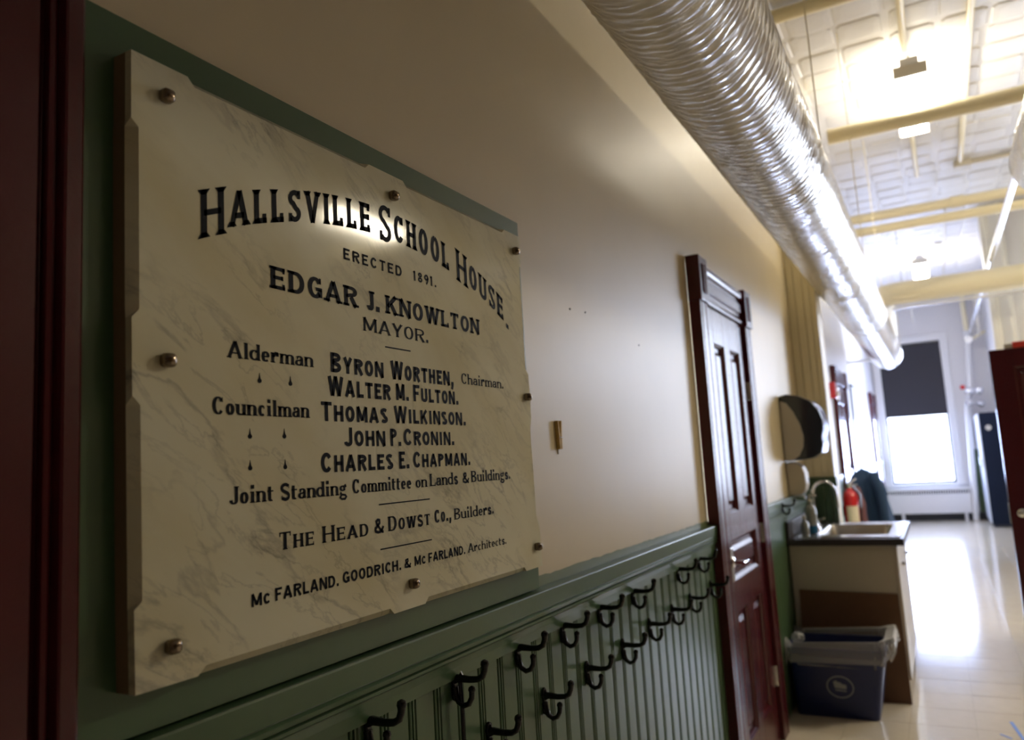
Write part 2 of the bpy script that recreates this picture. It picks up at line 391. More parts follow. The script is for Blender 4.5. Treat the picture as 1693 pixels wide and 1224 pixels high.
s_ = MB(); s_.box(WX0, WX0 + .05, 11.05, 11.1, WZ0, WZ1).box(WX1 - .05, WX1, 11.05, 11.1, WZ0, WZ1).box(3.26, 3.34, 11.05, 11.1, WZ0, WZ1).box(WX0, WX1, 11.05, 11.1, WZ0, WZ0 + .05).box(WX0, WX1, 11.05, 11.1, WZ1 - .05, WZ1)
s_.build('sash', M['white'], w2)
box(WX0 + .02, WX1 - .02, 11.07, 11.076, WZ0 + .02, WZ1 - .02).build('pane', M['glass'], w2)
w3 = empty('added_window', (2.0, 13.0, 0.8), 'added unseen side window of the far corridor, behind the pilaster', 'window', kind='structure')  # made-up opening, never in view, added to brighten the far corridor
f = MB(); f.box(1.88, 1.92, 11.7, 11.8, 0.8, 3.5).box(1.88, 1.92, 14.2, 14.3, 0.8, 3.5).box(1.88, 1.92, 11.8, 14.2, 3.4, 3.5).box(1.86, 1.94, 11.7, 14.3, 0.75, 0.8)
f.build('casing', M['white'], w3, bevel=0.006)
s_ = MB(); s_.box(1.98, 2.03, 11.8, 11.85, .8, 3.4).box(1.98, 2.03, 14.15, 14.2, .8, 3.4).box(1.98, 2.03, 12.97, 13.03, .8, 3.4).box(1.98, 2.03, 11.8, 14.2, .8, .85).box(1.98, 2.03, 11.8, 14.2, 3.35, 3.4)
s_.build('sash', M['white'], w3)
box(2.0, 2.006, 11.84, 14.16, .84, 3.36).build('pane', M['glass'], w3)
# blind
bd_ = empty('roller_blind', (0.6, 16.99, 2.0), 'charcoal roller blind pulled halfway down the far window', 'blind')
fab = MB(); fab.box(XA + .01, XB - .01, 17.00, 17.006, 2.0, ZB - .04); fab.build('fabric', M['blind'], bd_)
box(XA + .01, XB - .01, 16.995, 17.012, 1.985, 2.01).build('bottom_bar', M['dark'], bd_)
MB().tube([(XA + .01, 17.01, ZB - .03), (XB - .01, 17.01, ZB - .03)], 0.022).build('roller', M['dark'], bd_, smooth=True)
# radiator cover
rc = empty('radiator_cover', (0.6, 16.83, 0.12), 'long low white radiator cover with slotted top under the far window', 'radiator')
m = MB(); m.box(-0.08, 1.33, 16.74, 16.89, 0.14, 0.50).box(-0.08, 1.33, 16.74, 16.89, 0.57, 0.62)
n = 34
for i in range(n + 1):
    x = -0.08 + 1.39 * i / n; m.box(x, x + 0.02, 16.75, 16.89, 0.50, 0.57)
m.build('cover', M['white'], rc, bevel=0.004)
box(-0.07, 1.32, 16.79, 16.885, 0.495, 0.575).build('fins', M['dark'], rc)
for x in (0.15, 1.2): box(x, x + .05, 16.76, 16.86, 0, 0.145).build('foot', M['white'], rc)

# ------------------------------------------------------------------ doors
def panel_door(root, xf, y0, y1, z0, z1, th, pans, axis='x'):
    """leaf with recessed panels: xf is the face plane, panels [(y0,y1,z0,z1)]"""
    ysx = sorted({y0, y1} | {v for p in pans for v in p[:2]}); zs = sorted({z0, z1} | {v for p in pans for v in p[2:]})
    m = MB()
    for a, b in zip(ysx, ysx[1:]):
        run = None
        for c, d in zip(zs, zs[1:]):
            inside = any(p[0] <= a and b <= p[1] and p[2] <= c and d <= p[3] for p in pans)
            if inside:
                if run: m.box(xf - th, xf, a, b, run[0], run[1]); run = None
            else: run = (run[0], d) if run else (c, d)
        if run: m.box(xf - th, xf, a, b, run[0], run[1])
    if axis == 'y': m.v = [(-y if False else y, x, z) for x, y, z in m.v]
    return m
def panel_piece(xf, p, axis='x'):
    y0, y1, z0, z1 = p; m = MB()
    lo = [(xf - .004, 0.0), (xf - .012, 0.012), (xf - .020, 0.014), (xf - .020, 0.035), (xf - .010, 0.055)]
    vs = []
    for x, i in lo: vs += [(x, y0 + i, z0 + i), (x, y1 - i, z0 + i), (x, y1 - i, z1 - i), (x, y0 + i, z1 - i)]
    fs = []
    for k in range(len(lo) - 1):
        for i in range(4): fs.append((k * 4 + i, k * 4 + (i + 1) % 4, (k + 1) * 4 + (i + 1) % 4, (k + 1) * 4 + i))
    n = (len(lo) - 1) * 4; fs.append((n, n + 1, n + 2, n + 3))
    m.add(vs, fs); return m

d1 = empty('door_1', (0.0, 3.9, 0), 'maroon panelled door with lever handle in left wall', 'door', kind='structure')
DX = 0.028
pans = [(3.64, 3.84, 1.20, 1.995), (3.96, 4.17, 1.20, 1.995), (3.64, 4.17, 0.90, 1.08), (3.64, 3.84, 0.20, 0.76), (3.96, 4.17, 0.20, 0.76)]
panel_door(d1, DX, 3.495, 4.29, 0.012, 2.16, 0.04, pans).build('leaf', M['maroon'], d1, bevel=0.002)
for p in pans: panel_piece(DX, p).build('panel', M['maroon'], d1)
def casing(y0, y1, n):
    w = y1 - y0
    pr_ = [(0, 0), (.048, 0), (.050, .003), (.050, .022), (.043, .026), (.047, .030), (.050, .036), (.050, w - .036), (.047, w - .030), (.043, w - .026), (.050, w - .022), (.050, w - .003), (.048, w), (0, w)]
    m = MB(); m.prism_z([(x, y0 + y) for x, y in pr_], 0, 2.155); m.build('casing', M['maroon'], d1)
    b = MB(); b.box(0, .062, y0 - .006, y1 + .006, 2.155, 2.36); bo = b.build('corner_block', M['maroon'], d1, bevel=0.003)
    c = MB(); cy = (y0 + y1) / 2
    for q in (-.022, 0, .022): c.box(.062, .068, cy + q - .006, cy + q + .006, 2.19, 2.325)
    c.build('reeding', M['maroon'], bo, bevel=0.003)
casing(3.365, 3.492, 0); casing(4.293, 4.43, 1)
m = MB(); m.prism([(0, 2.165), (.040, 2.165), (.046, 2.175), (.040, 2.19), (.034, 2.20), (.034, 2.215), (.042, 2.225), (.042, 2.27), (.034, 2.28), (.034, 2.295), (.046, 2.305), (.052, 2.315), (.052, 2.335), (0, 2.335)], 3.497, 4.288)
m.build('header', M['maroon'], d1)
def lever(root, x, y, z, sgn=1, m_='chrome'):
    """lever handle on a face at x looking to +x; lever points to sgn*y"""
    h = MB(); h.lathe([(0.026, 0), (0.026, .006), (0.022, .010), (0.010, .012), (0.010, .045)], (x, y, z), 'x', 20)
    h.tube([(x + .048, y - sgn * .008, z), (x + .050, y + sgn * .03, z), (x + .050, y + sgn * .09, z - .002), (x + .045, y + sgn * .115, z - .004)], [.009, .010, .008, .007])
    return h.build('handle', M[m_], root, smooth=True)
h = lever(d1, DX + 0.004, 3.60, 0.985, 1); h['label'] = 'chrome lever handle'
MB().box(DX, DX + .005, 3.575, 3.625, .90, 1.05).build('handle_plate', M['steel'], d1, bevel=0.002)
for z in (1.80, 1.05, 0.32):
    MB().tube([(DX + .008, 4.292, z - .05), (DX + .008, 4.292, z + .05)], .008).box(DX, DX + .004, 4.262, 4.292, z - .05, z + .05).build('hinge', M['steel'], d1, smooth=True)
MB().box(-0.04, DX, 3.366, 4.43, 0.0, 0.012).build('threshold', M['brown'], d1)

# open maroon door on the right (faces the camera)
d2 = empty('door_2', (1.7, 6.0, 0), 'open dark maroon panelled door standing at the right edge', 'door', kind='structure')
def swap(m): m.v = [(y, -x, z) for x, y, z in m.v]; return m     # +x face -> -y face
YF = 6.0
pans2 = [(1.39, 1.66, 1.20, 1.93), (1.78, 2.05, 1.20, 1.93), (1.39, 2.05, 0.93, 1.08), (1.39, 1.66, 0.2, 0.80), (1.78, 2.05, 0.2, 0.80)]
pans2 = [(a - 0.0, b - 0.0, c, d) for a, b, c, d in pans2]
swap(panel_door(d2, -YF, 1.262, 2.14, 0.012, 2.05, 0.042, pans2)).build('leaf', M['maroon'], d2, bevel=0.002)
for p in pans2: swap(panel_piece(-YF, p)).build('panel', M['maroon'], d2)
h = swap(MB().lathe([(0.026, 0), (0.026, .006), (0.022, .010), (0.010, .012), (0.010, .045)], (-YF, 1.325, .985), 'x', 20).tube([(-YF + .048, 1.315, .985), (-YF + .05, 1.36, .985), (-YF + .05, 1.43, .982)], [.009, .010, .008]))
h.build('handle', M['chrome'], d2, smooth=True)
box(1.257, 1.262, 5.998, 6.035, .92, 1.05).build('latch_plate', M['steel'], d2)
struct('wall_post', box(2.15, 2.3, 5.9, 6.8, 0, CEIL), M['wall'], 'cream wall end that carries the open maroon door', 'wall')
# far doors in the left wall
def far_door(n, y0, y1, lab):
    d = empty(n, (-0.1, (y0 + y1) / 2, 0), lab, 'door', kind='structure')
    x = -0.1
    for a, b in ((y0, y0 + .13), (y1 - .13, y1)):
        box(x, x + .05, a, b, 0, 2.2).build('casing', M['maroon'], d, bevel=0.006)
        box(x, x + .062, a - .01, b + .01, 2.2, 2.42).build('corner_block', M['maroon'], d, bevel=0.005)
    box(x, x + .05, y0 + .14, y1 - .14, 2.22, 2.4).build('header', M['maroon'], d, bevel=0.01)
    a, b = y0 + .13, y1 - .13; c = (a + b) / 2
    ps = [(a + .12, c - .05, 1.2, 2.0), (c + .05, b - .12, 1.2, 2.0), (a + .12, c - .05, .2, .8), (c + .05, b - .12, .2, .8)]
    panel_door(d, x + .028, a, b, 0.01, 2.2, .035, ps).build('leaf', M['maroon'], d)
    for p in ps: panel_piece(x + .028, p).build('panel', M['maroon'], d)
far_door('door_3', 9.6, 10.9, 'maroon door in the far left wall behind the red alarm')
far_door('door_4', 15.2, 16.3, 'narrow maroon door beside the far window')

# ================================================================== marble tablet
XF = 0.055
out = [(0.5984, 2.0262, 0), (0.6833, 2.0262, 0), (0.6951, 2.0150, 1), (1.0600, 2.0170, 1), (1.0720, 2.0272, 0), (1.1730, 2.0272, 0), (1.1850, 2.0170, 1), (1.5600, 2.0190, 1), (1.5720, 2.0285, 0), (1.6480, 2.0290, 0),
       (1.6490, 1.9600, 0), (1.6390, 1.9500, 1), (1.6400, 1.7000, 1), (1.6520, 1.6890, 0), (1.6540, 1.5750, 0), (1.6440, 1.5650, 1), (1.6500, 1.3500, 1), (1.6620, 1.3380, 0), (1.6650, 1.2360, 0),
       (1.5850, 1.2350, 0), (1.5740, 1.2450, 1), (1.1990, 1.2440, 1), (1.1880, 1.2335, 0), (1.0960, 1.2330, 0), (1.0850, 1.2435, 1), (0.7060, 1.2430, 1), (0.6930, 1.2325, 0), (0.6060, 1.2330, 0),
       (0.6040, 1.3290, 0), (0.6150, 1.3380, 1), (0.6120, 1.5710, 1), (0.6010, 1.5820, 0), (0.6000, 1.6790, 0), (0.6105, 1.6900, 1), (0.6090, 1.9260, 1), (0.5985, 1.9350, 0)]
def full(y, z, i):     # the un-inset position on the rectangular outline
    if not i: return y, z
    k = out.index((y, z, i))
    e = 0.0112
    if z > 2.01: return y, z + e
    if z < 1.25: return y, z - e
    if y > 1.6: return y + e, z
    return y - e, z
tab = empty('marble_tablet', (0.0, 1.12, 1.23), 'white veined marble tablet with black engraved lettering on green backboard', 'plaque')
n = len(out); mbk = MB()
F = [(XF, y, z) for y, z, i in out]; Mid = [(XF - .012, *full(y, z, i)) for y, z, i in out]; Bk = [(0.020, *full(y, z, i)) for y, z, i in out]
mbk.add(F + Mid + Bk, [tuple(range(n))] + [(n + k, n + (k + 1) % n, (k + 1) % n, k) for k in range(n)] + [(2 * n + k, 2 * n + (k + 1) % n, n + (k + 1) % n, n + k) for k in range(n)] + [tuple(reversed(range(2 * n, 3 * n)))])
slab = mbk.build('slab', M['marble'], tab)
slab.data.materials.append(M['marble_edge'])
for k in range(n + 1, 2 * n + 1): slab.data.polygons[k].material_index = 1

# --- stroke lettering
def stroke(mb, pts, wf, T):
    """pts in glyph space, wf width function of direction, T maps to plaque"""
    m = len(pts)
    if m < 2: return
    L_, R_ = [], []
    for i in range(m):
        a = pts[max(i - 1, 0)]; b = pts[min(i + 1, m - 1)]
        dx, dy = b[0] - a[0], b[1] - a[1]; l = math.hypot(dx, dy) or 1; dx /= l; dy /= l
        ww = wf(dx, dy) / 2
        if 0 < i < m - 1:
            d1x, d1y = pts[i][0] - a[0], pts[i][1] - a[1]; q = math.hypot(d1x, d1y) or 1
            c = abs(d1x / q * dx + d1y / q * dy); ww /= max(c, 0.6)
        L_.append((pts[i][0] - dy * ww, pts[i][1] + dx * ww)); R_.append((pts[i][0] + dy * ww, pts[i][1] - dx * ww))
    vs = [T(*p) for p in R_] + [T(*p) for p in L_]
    mb.add(vs, [(i, i + 1, m + i + 1, m + i) for i in range(m - 1)])
def glyph(ch, xs, w, t):
    """-> width, strokes [(pts, mode)], serifs [(x, y, 'b'|'t')], ticks [(x, y0, y1)]"""
    h = t / 2; l = w / 2
    def Wd(a): return a * xs
    A = arcp
    if ch == 'A':
        W = Wd(.70); return W, [([(l * .6, 0), (W / 2, 1)], 't+'), ([(W / 2, 1), (W - l, 0)], 'w'), ([(W * .24, .3), (W * .76, .3)], 't')], [(l * .6, 0, 'b'), (W - l, 0, 'b')], []
    if ch == 'B':
        W = Wd(.58); return W, [([(l, 0), (l, 1)], 'w'), ([(l, 1 - h)] + A(W - l - .24 * xs, .765, .22 * xs, .235 - h, 90, -90) + [(l, .53)], 'a'), ([(l, .53)] + A(W - l - .24 * xs, .265, .24 * xs, .265 - h, 90, -90) + [(l, h)], 'a')], [(l, 0, 'b'), (l, 1, 't')], []
    if ch == 'C' or ch == 'G':
        W = Wd(.60); s = [(A(W / 2, .5, W / 2 - l, .5 - h, 34, 322, 22), 'a')]
        if ch == 'G': s += [([(W - l, .06), (W - l, .44)], 'w'), ([(W * .55, .44), (W, .44)], 't')]
        return W, s, [], [(W - l, .70, .98)]
    if ch == 'D':
        W = Wd(.62); return W, [([(l, 0), (l, 1)], 'w'), ([(l, 1 - h)] + A(W - l - .26 * xs, .5, .26 * xs, .5 - h, 90, -90, 18) + [(l, h)], 'a')], [(l, 0, 'b'), (l, 1, 't')], []
    if ch == 'E':
        W = Wd(.54); return W, [([(l, 0), (l, 1)], 'w'), ([(l, 1 - h), (W, 1 - h)], 't'), ([(l, .52), (W * .82, .52)], 't'), ([(l, h), (W, h)], 't')], [(l, 0, 'b'), (l, 1, 't')], [(W - h, .74, 1), (W - h, 0, .26), (W * .8, .42, .62)]
    if ch == 'F':
        W = Wd(.52); return W, [([(l, 0), (l, 1)], 'w'), ([(l, 1 - h), (W, 1 - h)], 't'), ([(l, .5), (W * .82, .5)], 't')], [(l, 0, 'b'), (l, 1, 't')], [(W - h, .74, 1), (W * .8, .4, .6)]
    if ch == 'H':
        W = Wd(.62); r = W - l; return W, [([(l, 0), (l, 1)], 'w'), ([(r, 0), (r, 1)], 'w'), ([(l, .51), (r, .51)], 't')], [(l, 0, 'b'), (r, 0, 'b'), (l, 1, 't'), (r, 1, 't')], []
    if ch in 'I1':
        W = Wd(.16) + w * .5
        s = [([(W / 2, 0), (W / 2, 1)], 'w')]
        if ch == '1': s.append(([(W / 2, .97), (W / 2 - w * .9, .82)], 't'))
        return W, s, [(W / 2, 0, 'b'), (W / 2, 1, 't')] if ch == 'I' else [], []
    if ch == 'J':
        W = Wd(.46); r = W - l; return W, [([(r, 1)] + A(r - (W - 2 * l) / 2, .24, (W - 2 * l) / 2, .24 - h, 0, -180), 'a')], [(r, 1, 't')], []
    if ch == 'K':
        W = Wd(.64); return W, [([(l, 0), (l, 1)], 'w'), ([(l, .38), (W - l, 1)], 't+'), ([(W * .42, .6), (W - l, 0)], 'w')], [(l, 0, 'b'), (l, 1, 't'), (W - l, 0, 'b'), (W - l, 1, 't')], []
    if ch == 'L':
        W = Wd(.50); return W, [([(l, 0), (l, 1)], 'w'), ([(l, h), (W, h)], 't')], [(l, 0, 'b'), (l, 1, 't')], [(W - h, 0, .28)]
    if ch == 'M':
        W = Wd(.78); r = W - l; return W, [([(l, 0), (l, 1)], 't+'), ([(l, 1), (W / 2, .12)], 'w'), ([(W / 2, .12), (r, 1)], 't+'), ([(r, 0), (r, 1)], 'w')], [(l, 0, 'b'), (r, 0, 'b'), (l, 1, 't'), (r, 1, 't')], []
    if ch == 'N':
        W = Wd(.64); r = W - l * .8; return W, [([(l * .8, 0), (l * .8, 1)], 't+'), ([(l * .8, 1), (r, 0)], 'w'), ([(r, 0), (r, 1)], 't+')], [(l * .8, 0, 'b'), (l * .8, 1, 't'), (r, 1, 't')], []
    if ch == 'O':
        W = Wd(.62); return W, [(A(W / 2, .5, W / 2 - l, .5 - h, 90, 450, 28), 'a')], [], []
    if ch == 'P' or ch == 'R':
        W = Wd(.56 if ch == 'P' else .62); s = [([(l, 0), (l, 1)], 'w'), ([(l, 1 - h)] + A(W - l - .22 * xs, .74, .22 * xs, .26 - h, 90, -90) + [(l, .48)], 'a')]
        q = [(l, 0, 'b'), (l, 1, 't')]
        if ch == 'R': s.append(([(W * .5, .48), (W - l * .8, 0)], 'w')); q.append((W - l * .8, 0, 'b'))
        return W, s, q, []
    if ch in 'Ss':
        H = 1 if ch == 'S' else .64; W = Wd(.54 if ch == 'S' else .40); r = W / 2 - l * .8
        top = A(W / 2, H * .745, r, H * .255 - h, 30, 250, 12); bot = A(W / 2, H * .255, r, H * .255 - h, 70, -150, 12)
        return W, [(top + bot, 's')], [], ([(W - l * .8, .72, .98), (l * .8, .02, .28)] if ch == 'S' else [(W - l * .8, .48, .62), (l * .8, .02, .17)])
    if ch == 'T':
        W = Wd(.58); return W, [([(W / 2, 0), (W / 2, 1)], 'w'), ([(0, 1 - h), (W, 1 - h)], 't')], [(W / 2, 0, 'b')], [(h, .74, 1), (W - h, .74, 1)]
    if ch == 'U':
        W = Wd(.62); r = W - l; return W, [([(l, 1)] + A(W / 2, .28, W / 2 - l, .28 - h, 180, 360, 16) + [(r, 1)], 'a')], [(l, 1, 't'), (r, 1, 't')], []
    if ch == 'V':
        W = Wd(.66); return W, [([(l, 1), (W / 2, 0)], 'w'), ([(W / 2, 0), (W - l * .7, 1)], 't+')], [(l, 1, 't'), (W - l * .7, 1, 't')], []
    if ch == 'W':
        W = Wd(.92); return W, [([(l, 1), (W * .29, 0)], 'w'), ([(W * .29, 0), (W * .5, 1)], 't+'), ([(W * .5, 1), (W * .71, 0)], 'w'), ([(W * .71, 0), (W - l * .7, 1)], 't+')], [(l, 1, 't'), (W * .5, 1, 't'), (W - l * .7, 1, 't')], []
    if ch == 'Y':
        W = Wd(.62); return W, [([(l, 1), (W / 2, .45)], 'w'), ([(W - l * .7, 1), (W / 2, .45)], 't+'), ([(W / 2, .5), (W / 2, 0)], 'w')], [(l, 1, 't'), (W - l * .7, 1, 't'), (W / 2, 0, 'b')], []
    if ch == '8':
        W = Wd(.48); return W, [(A(W / 2, .755, W / 2 - l * 1.25, .245 - h, -90, 270, 18), 'a'), (A(W / 2, .265, W / 2 - l, .265 - h, 90, 450, 18), 'a')], [], []
    if ch == '9':
        W = Wd(.48); return W, [(A(W / 2, .69, W / 2 - l, .31 - h, 0, 360, 18), 'a'), ([(W - l, .69)] + A(W * .3, .69, W - l - W * .3, .66, 0, -80, 8), 'a')], [], []
    if ch == '&':
        W = Wd(.66); return W, [([(W, .45), (W * .82, .18), (W * .62, .02 + h), (W * .36, h), (W * .1, .14), (W * .1, .34), (W * .34, .52), (W * .58, .72), (W * .56, .92), (W * .38, 1 - h), (W * .22, .86), (W * .26, .68), (W * .55, .32), (W * .85, .04), (W, h)], 's')], [], []
    if ch in '.,':
        W = w * 1.15; return W, [([(w * .55, 0), (w * .55, w)], 'd')] + ([([(w * .6, .02), (w * .25, -w * .9)], 't+')] if ch == ',' else []), [], []
    # ---- lower case
    X = .64
    if ch == 'a':
        W = Wd(.46); r = W - l * 1.1; return W, [([(l, .5)] + A((r + l) / 2, X - .2, (r - l) / 2, .2 - h, 160, 0, 10) + [(r, .1), (r + l, h)], 'w2'), (A(r * .52, .19, r * .52 - l * .6, .19 - h, 60, 340, 14), 'a'), ([(r, .38), (r * .6, .37)], 't')], [], []
    if ch == 'c':
        W = Wd(.42); return W, [(A(W / 2, X / 2, W / 2 - l, X / 2 - h, 50, 315, 16), 'a')], [], [(W - l, X - .2, X - .04)]
    if ch == 'd':
        W = Wd(.50); r = W - l; return W, [([(r, 0), (r, 1)], 'w'), (A((r + 0) / 2, X / 2, r / 2 - l * .3, X / 2 - h, 45, 315, 16), 'a')], [(r, 1, 'tl'), (r, 0, 'br')], []
    if ch == 'e':
        W = Wd(.44); return W, [(A(W / 2, X / 2, W / 2 - l, X / 2 - h, 0, 315, 18), 'a'), ([(l, X * .5), (W - l * .6, X * .5)], 't')], [], []
    if ch == 'g':
        W = Wd(.50); return W, [(A(W * .42, X * .70, W * .36 - l * .5, X * .29 - h, 0, 360, 16), 'a'), ([(W * .7, X * .9), (W * .95, X)], 't+'), ([(W * .2, .2), (W * .14, .1), (W * .3, .03), (W * .8, -.02), (W * .92, -.12), (W * .75, -.27), (W * .3, -.28), (W * .05, -.16), (W * .25, .0)], 's2')], [], []
    if ch == 'h':
        W = Wd(.52); r = W - l; return W, [([(l, 0), (l, 1)], 'w'), ([(l, X * .6)] + A((l + r) / 2, X - .2, (r - l) / 2, .2 - h, 170, 0, 10) + [(r, 0)], 'a')], [(l, 0, 'b'), (r, 0, 'b'), (l, 1, 'tl')], []
    if ch == 'i':
        W = Wd(.14) + w * .6; return W, [([(W / 2, 0), (W / 2, X)], 'w'), ([(W / 2, .80), (W / 2, .80 + w * .95)], 'd')], [(W / 2, 0, 'b'), (W / 2, X, 'tl')], []
    if ch == 'l':
        W = Wd(.14) + w * .6; return W, [([(W / 2, 0), (W / 2, 1)], 'w')], [(W / 2, 0, 'b'), (W / 2, 1, 'tl')], []
    if ch == 'n' or ch == 'm':
        W = Wd(.52 if ch == 'n' else .80); k = 1 if ch == 'n' else 2; st = (W - 2 * l) / k
        s = [([(l, 0), (l, X)], 'w')]; q = [(l, 0, 'b'), (l, X, 'tl')]
        for j in range(k):
            a = l + st * j; s.append(([(a, X * .6)] + A(a + st / 2, X - .2, st / 2, .2 - h, 170, 0, 10) + [(a + st, 0)], 'a')); q.append((a + st, 0, 'b'))
        return W, s, q, []
    if ch == 'o':
        W = Wd(.46); return W, [(A(W / 2, X / 2, W / 2 - l, X / 2 - h, 90, 450, 20), 'a')], [], []
    if ch == 'r':
        W = Wd(.40); return W, [([(l, 0), (l, X)], 'w'), ([(l, X * .55), (W * .55, X - h), (W - l * .4, X - h * 1.5)], 't+'), ([(W - l * .9, X - w), (W - l * .9, X)], 'd')], [(l, 0, 'b'), (l, X, 'tl')], []
    if ch == 't':
        W = Wd(.34); return W, [([(l * 1.4, .86)] + [(l * 1.4, .14)] + A(l * 1.4 + (W - 2.4 * l) / 2, .14, (W - 2.4 * l) / 2, .14 - h, 200, 330, 6), 'a'), ([(0, X - h), (W, X - h)], 't')], [], []
    if ch == 'u':
        W = Wd(.52); r = W - l; return W, [([(l, X)] + A(W / 2, .2, W / 2 - l, .2 - h, 180, 350, 10), 'a'), ([(r, 0), (r, X)], 'w')], [(l, X, 'tl'), (r, X, 'tl'), (r, 0, 'br')], []
    return Wd(.3), [], [], []
STY = {   # weight, thin, serif half-overhang, serif thickness, wedge, gap
    'title': (.150, .125, .075, .045, 1, .17), 'slab': (.27, .165, .085, .12, 0, .15), 'sans': (.24, .19, 0, 0, 0, .13),
    'light': (.22, .185, 0, 0, 0, .26), 'did': (.24, .09, .07, .06, 0, .15), 'rom': (.235, .085, .07, .06, 0, .10), 'smallrom': (.21, .085, .07, .06, 0, .12)}
def word(mb, text, sty, y0, y1, z, cap, sc=1.0, mapf=None):
    w, t, so, st, wedge, gap = STY[sty]
    items = []
    for k, ch in enumerate(text):
        s = 1.0 if (k == 0 or sc == 1.0 or not ch.isalpha()) else sc
        items.append((ch, s))
    def total(xs):
        tot = 0
        for k, (ch, s) in enumerate(items): tot += glyph(ch, xs, w / s * (.92 if s < 1 else 1), t / s)[0] * s + (gap * xs if k < len(items) - 1 else 0)
        return tot * cap
    a, b = 0.05, 4.0
    for _ in range(40):
        c = (a + b) / 2
        if total(c) > (y1 - y0): b = c
        else: a = c
    xs = a; x = 0
    for ch, s in items:
        ww = w / s * (.92 if s < 1 else 1); tt = t / s
        W, strokes, ser, ticks = glyph(ch, xs, ww, tt)
        up = (1 - s) / 2 if mapf else 0
        def T(px, py, x=x, s=s, up=up):
            Y = y0 + (x + px * s) * cap; v = (py * s + up) * cap
            return (XF + 0.0006, Y, mapf(Y) + v - cap / 2) if mapf else (XF + 0.0006, Y, z + v)
        for pts, mode in strokes:
            if mode == 'w': f_ = lambda dx, dy: ww
            elif mode == 't': f_ = lambda dx, dy: tt
            elif mode == 't+': f_ = lambda dx, dy: (tt + (ww - tt) * .15) if t < .08 else ww * .92
            elif mode == 's': f_ = lambda dx, dy: ww * .88
            elif mode == 's2': f_ = lambda dx, dy: ww * .6
            elif mode == 'w2': f_ = lambda dx, dy: tt + (ww - tt) * min(1, abs(dy) ** 1.2)
            elif mode == 'd': f_ = lambda dx, dy: ww * 1.05
            else: f_ = lambda dx, dy: tt + (ww - tt) * abs(dy) ** 1.3
            stroke(mb, pts, f_, T)
        if so:
            for q in ser:
                sx, sy, d = q; hw = ww / 2
                lft = so if 'r' not in d else 0; rgt = so if 'l' not in d else 0
                e = st / s
                sg = 1 if d[0] == 'b' else -1
                if wedge:
                    poly = [(sx - hw - lft, sy), (sx + hw + rgt, sy), (sx + hw + rgt * .7, sy + sg * e * .7), (sx + hw * .9, sy + sg * e * 2.4), (sx - hw * .9, sy + sg * e * 2.4), (sx - hw - lft * .7, sy + sg * e * .7)]
                else:
                    poly = [(sx - hw - lft, sy), (sx + hw + rgt, sy), (sx + hw + rgt, sy + sg * e), (sx - hw - lft, sy + sg * e)]
                v = [T(*p) for p in poly]
                if sg < 0: v = v[::-1]
                mb.add(v, [tuple(range(len(v)))])
            for tx, ya, yb in ticks:
                e = max(tt * .8, .05 / s); poly = [(tx - e / 2, ya), (tx + e / 2, ya), (tx + e / 2, yb), (tx - e / 2, yb)]
                mb.add([T(*p) for p in poly], [(0, 1, 2, 3)])
        x += W * s + gap * xs
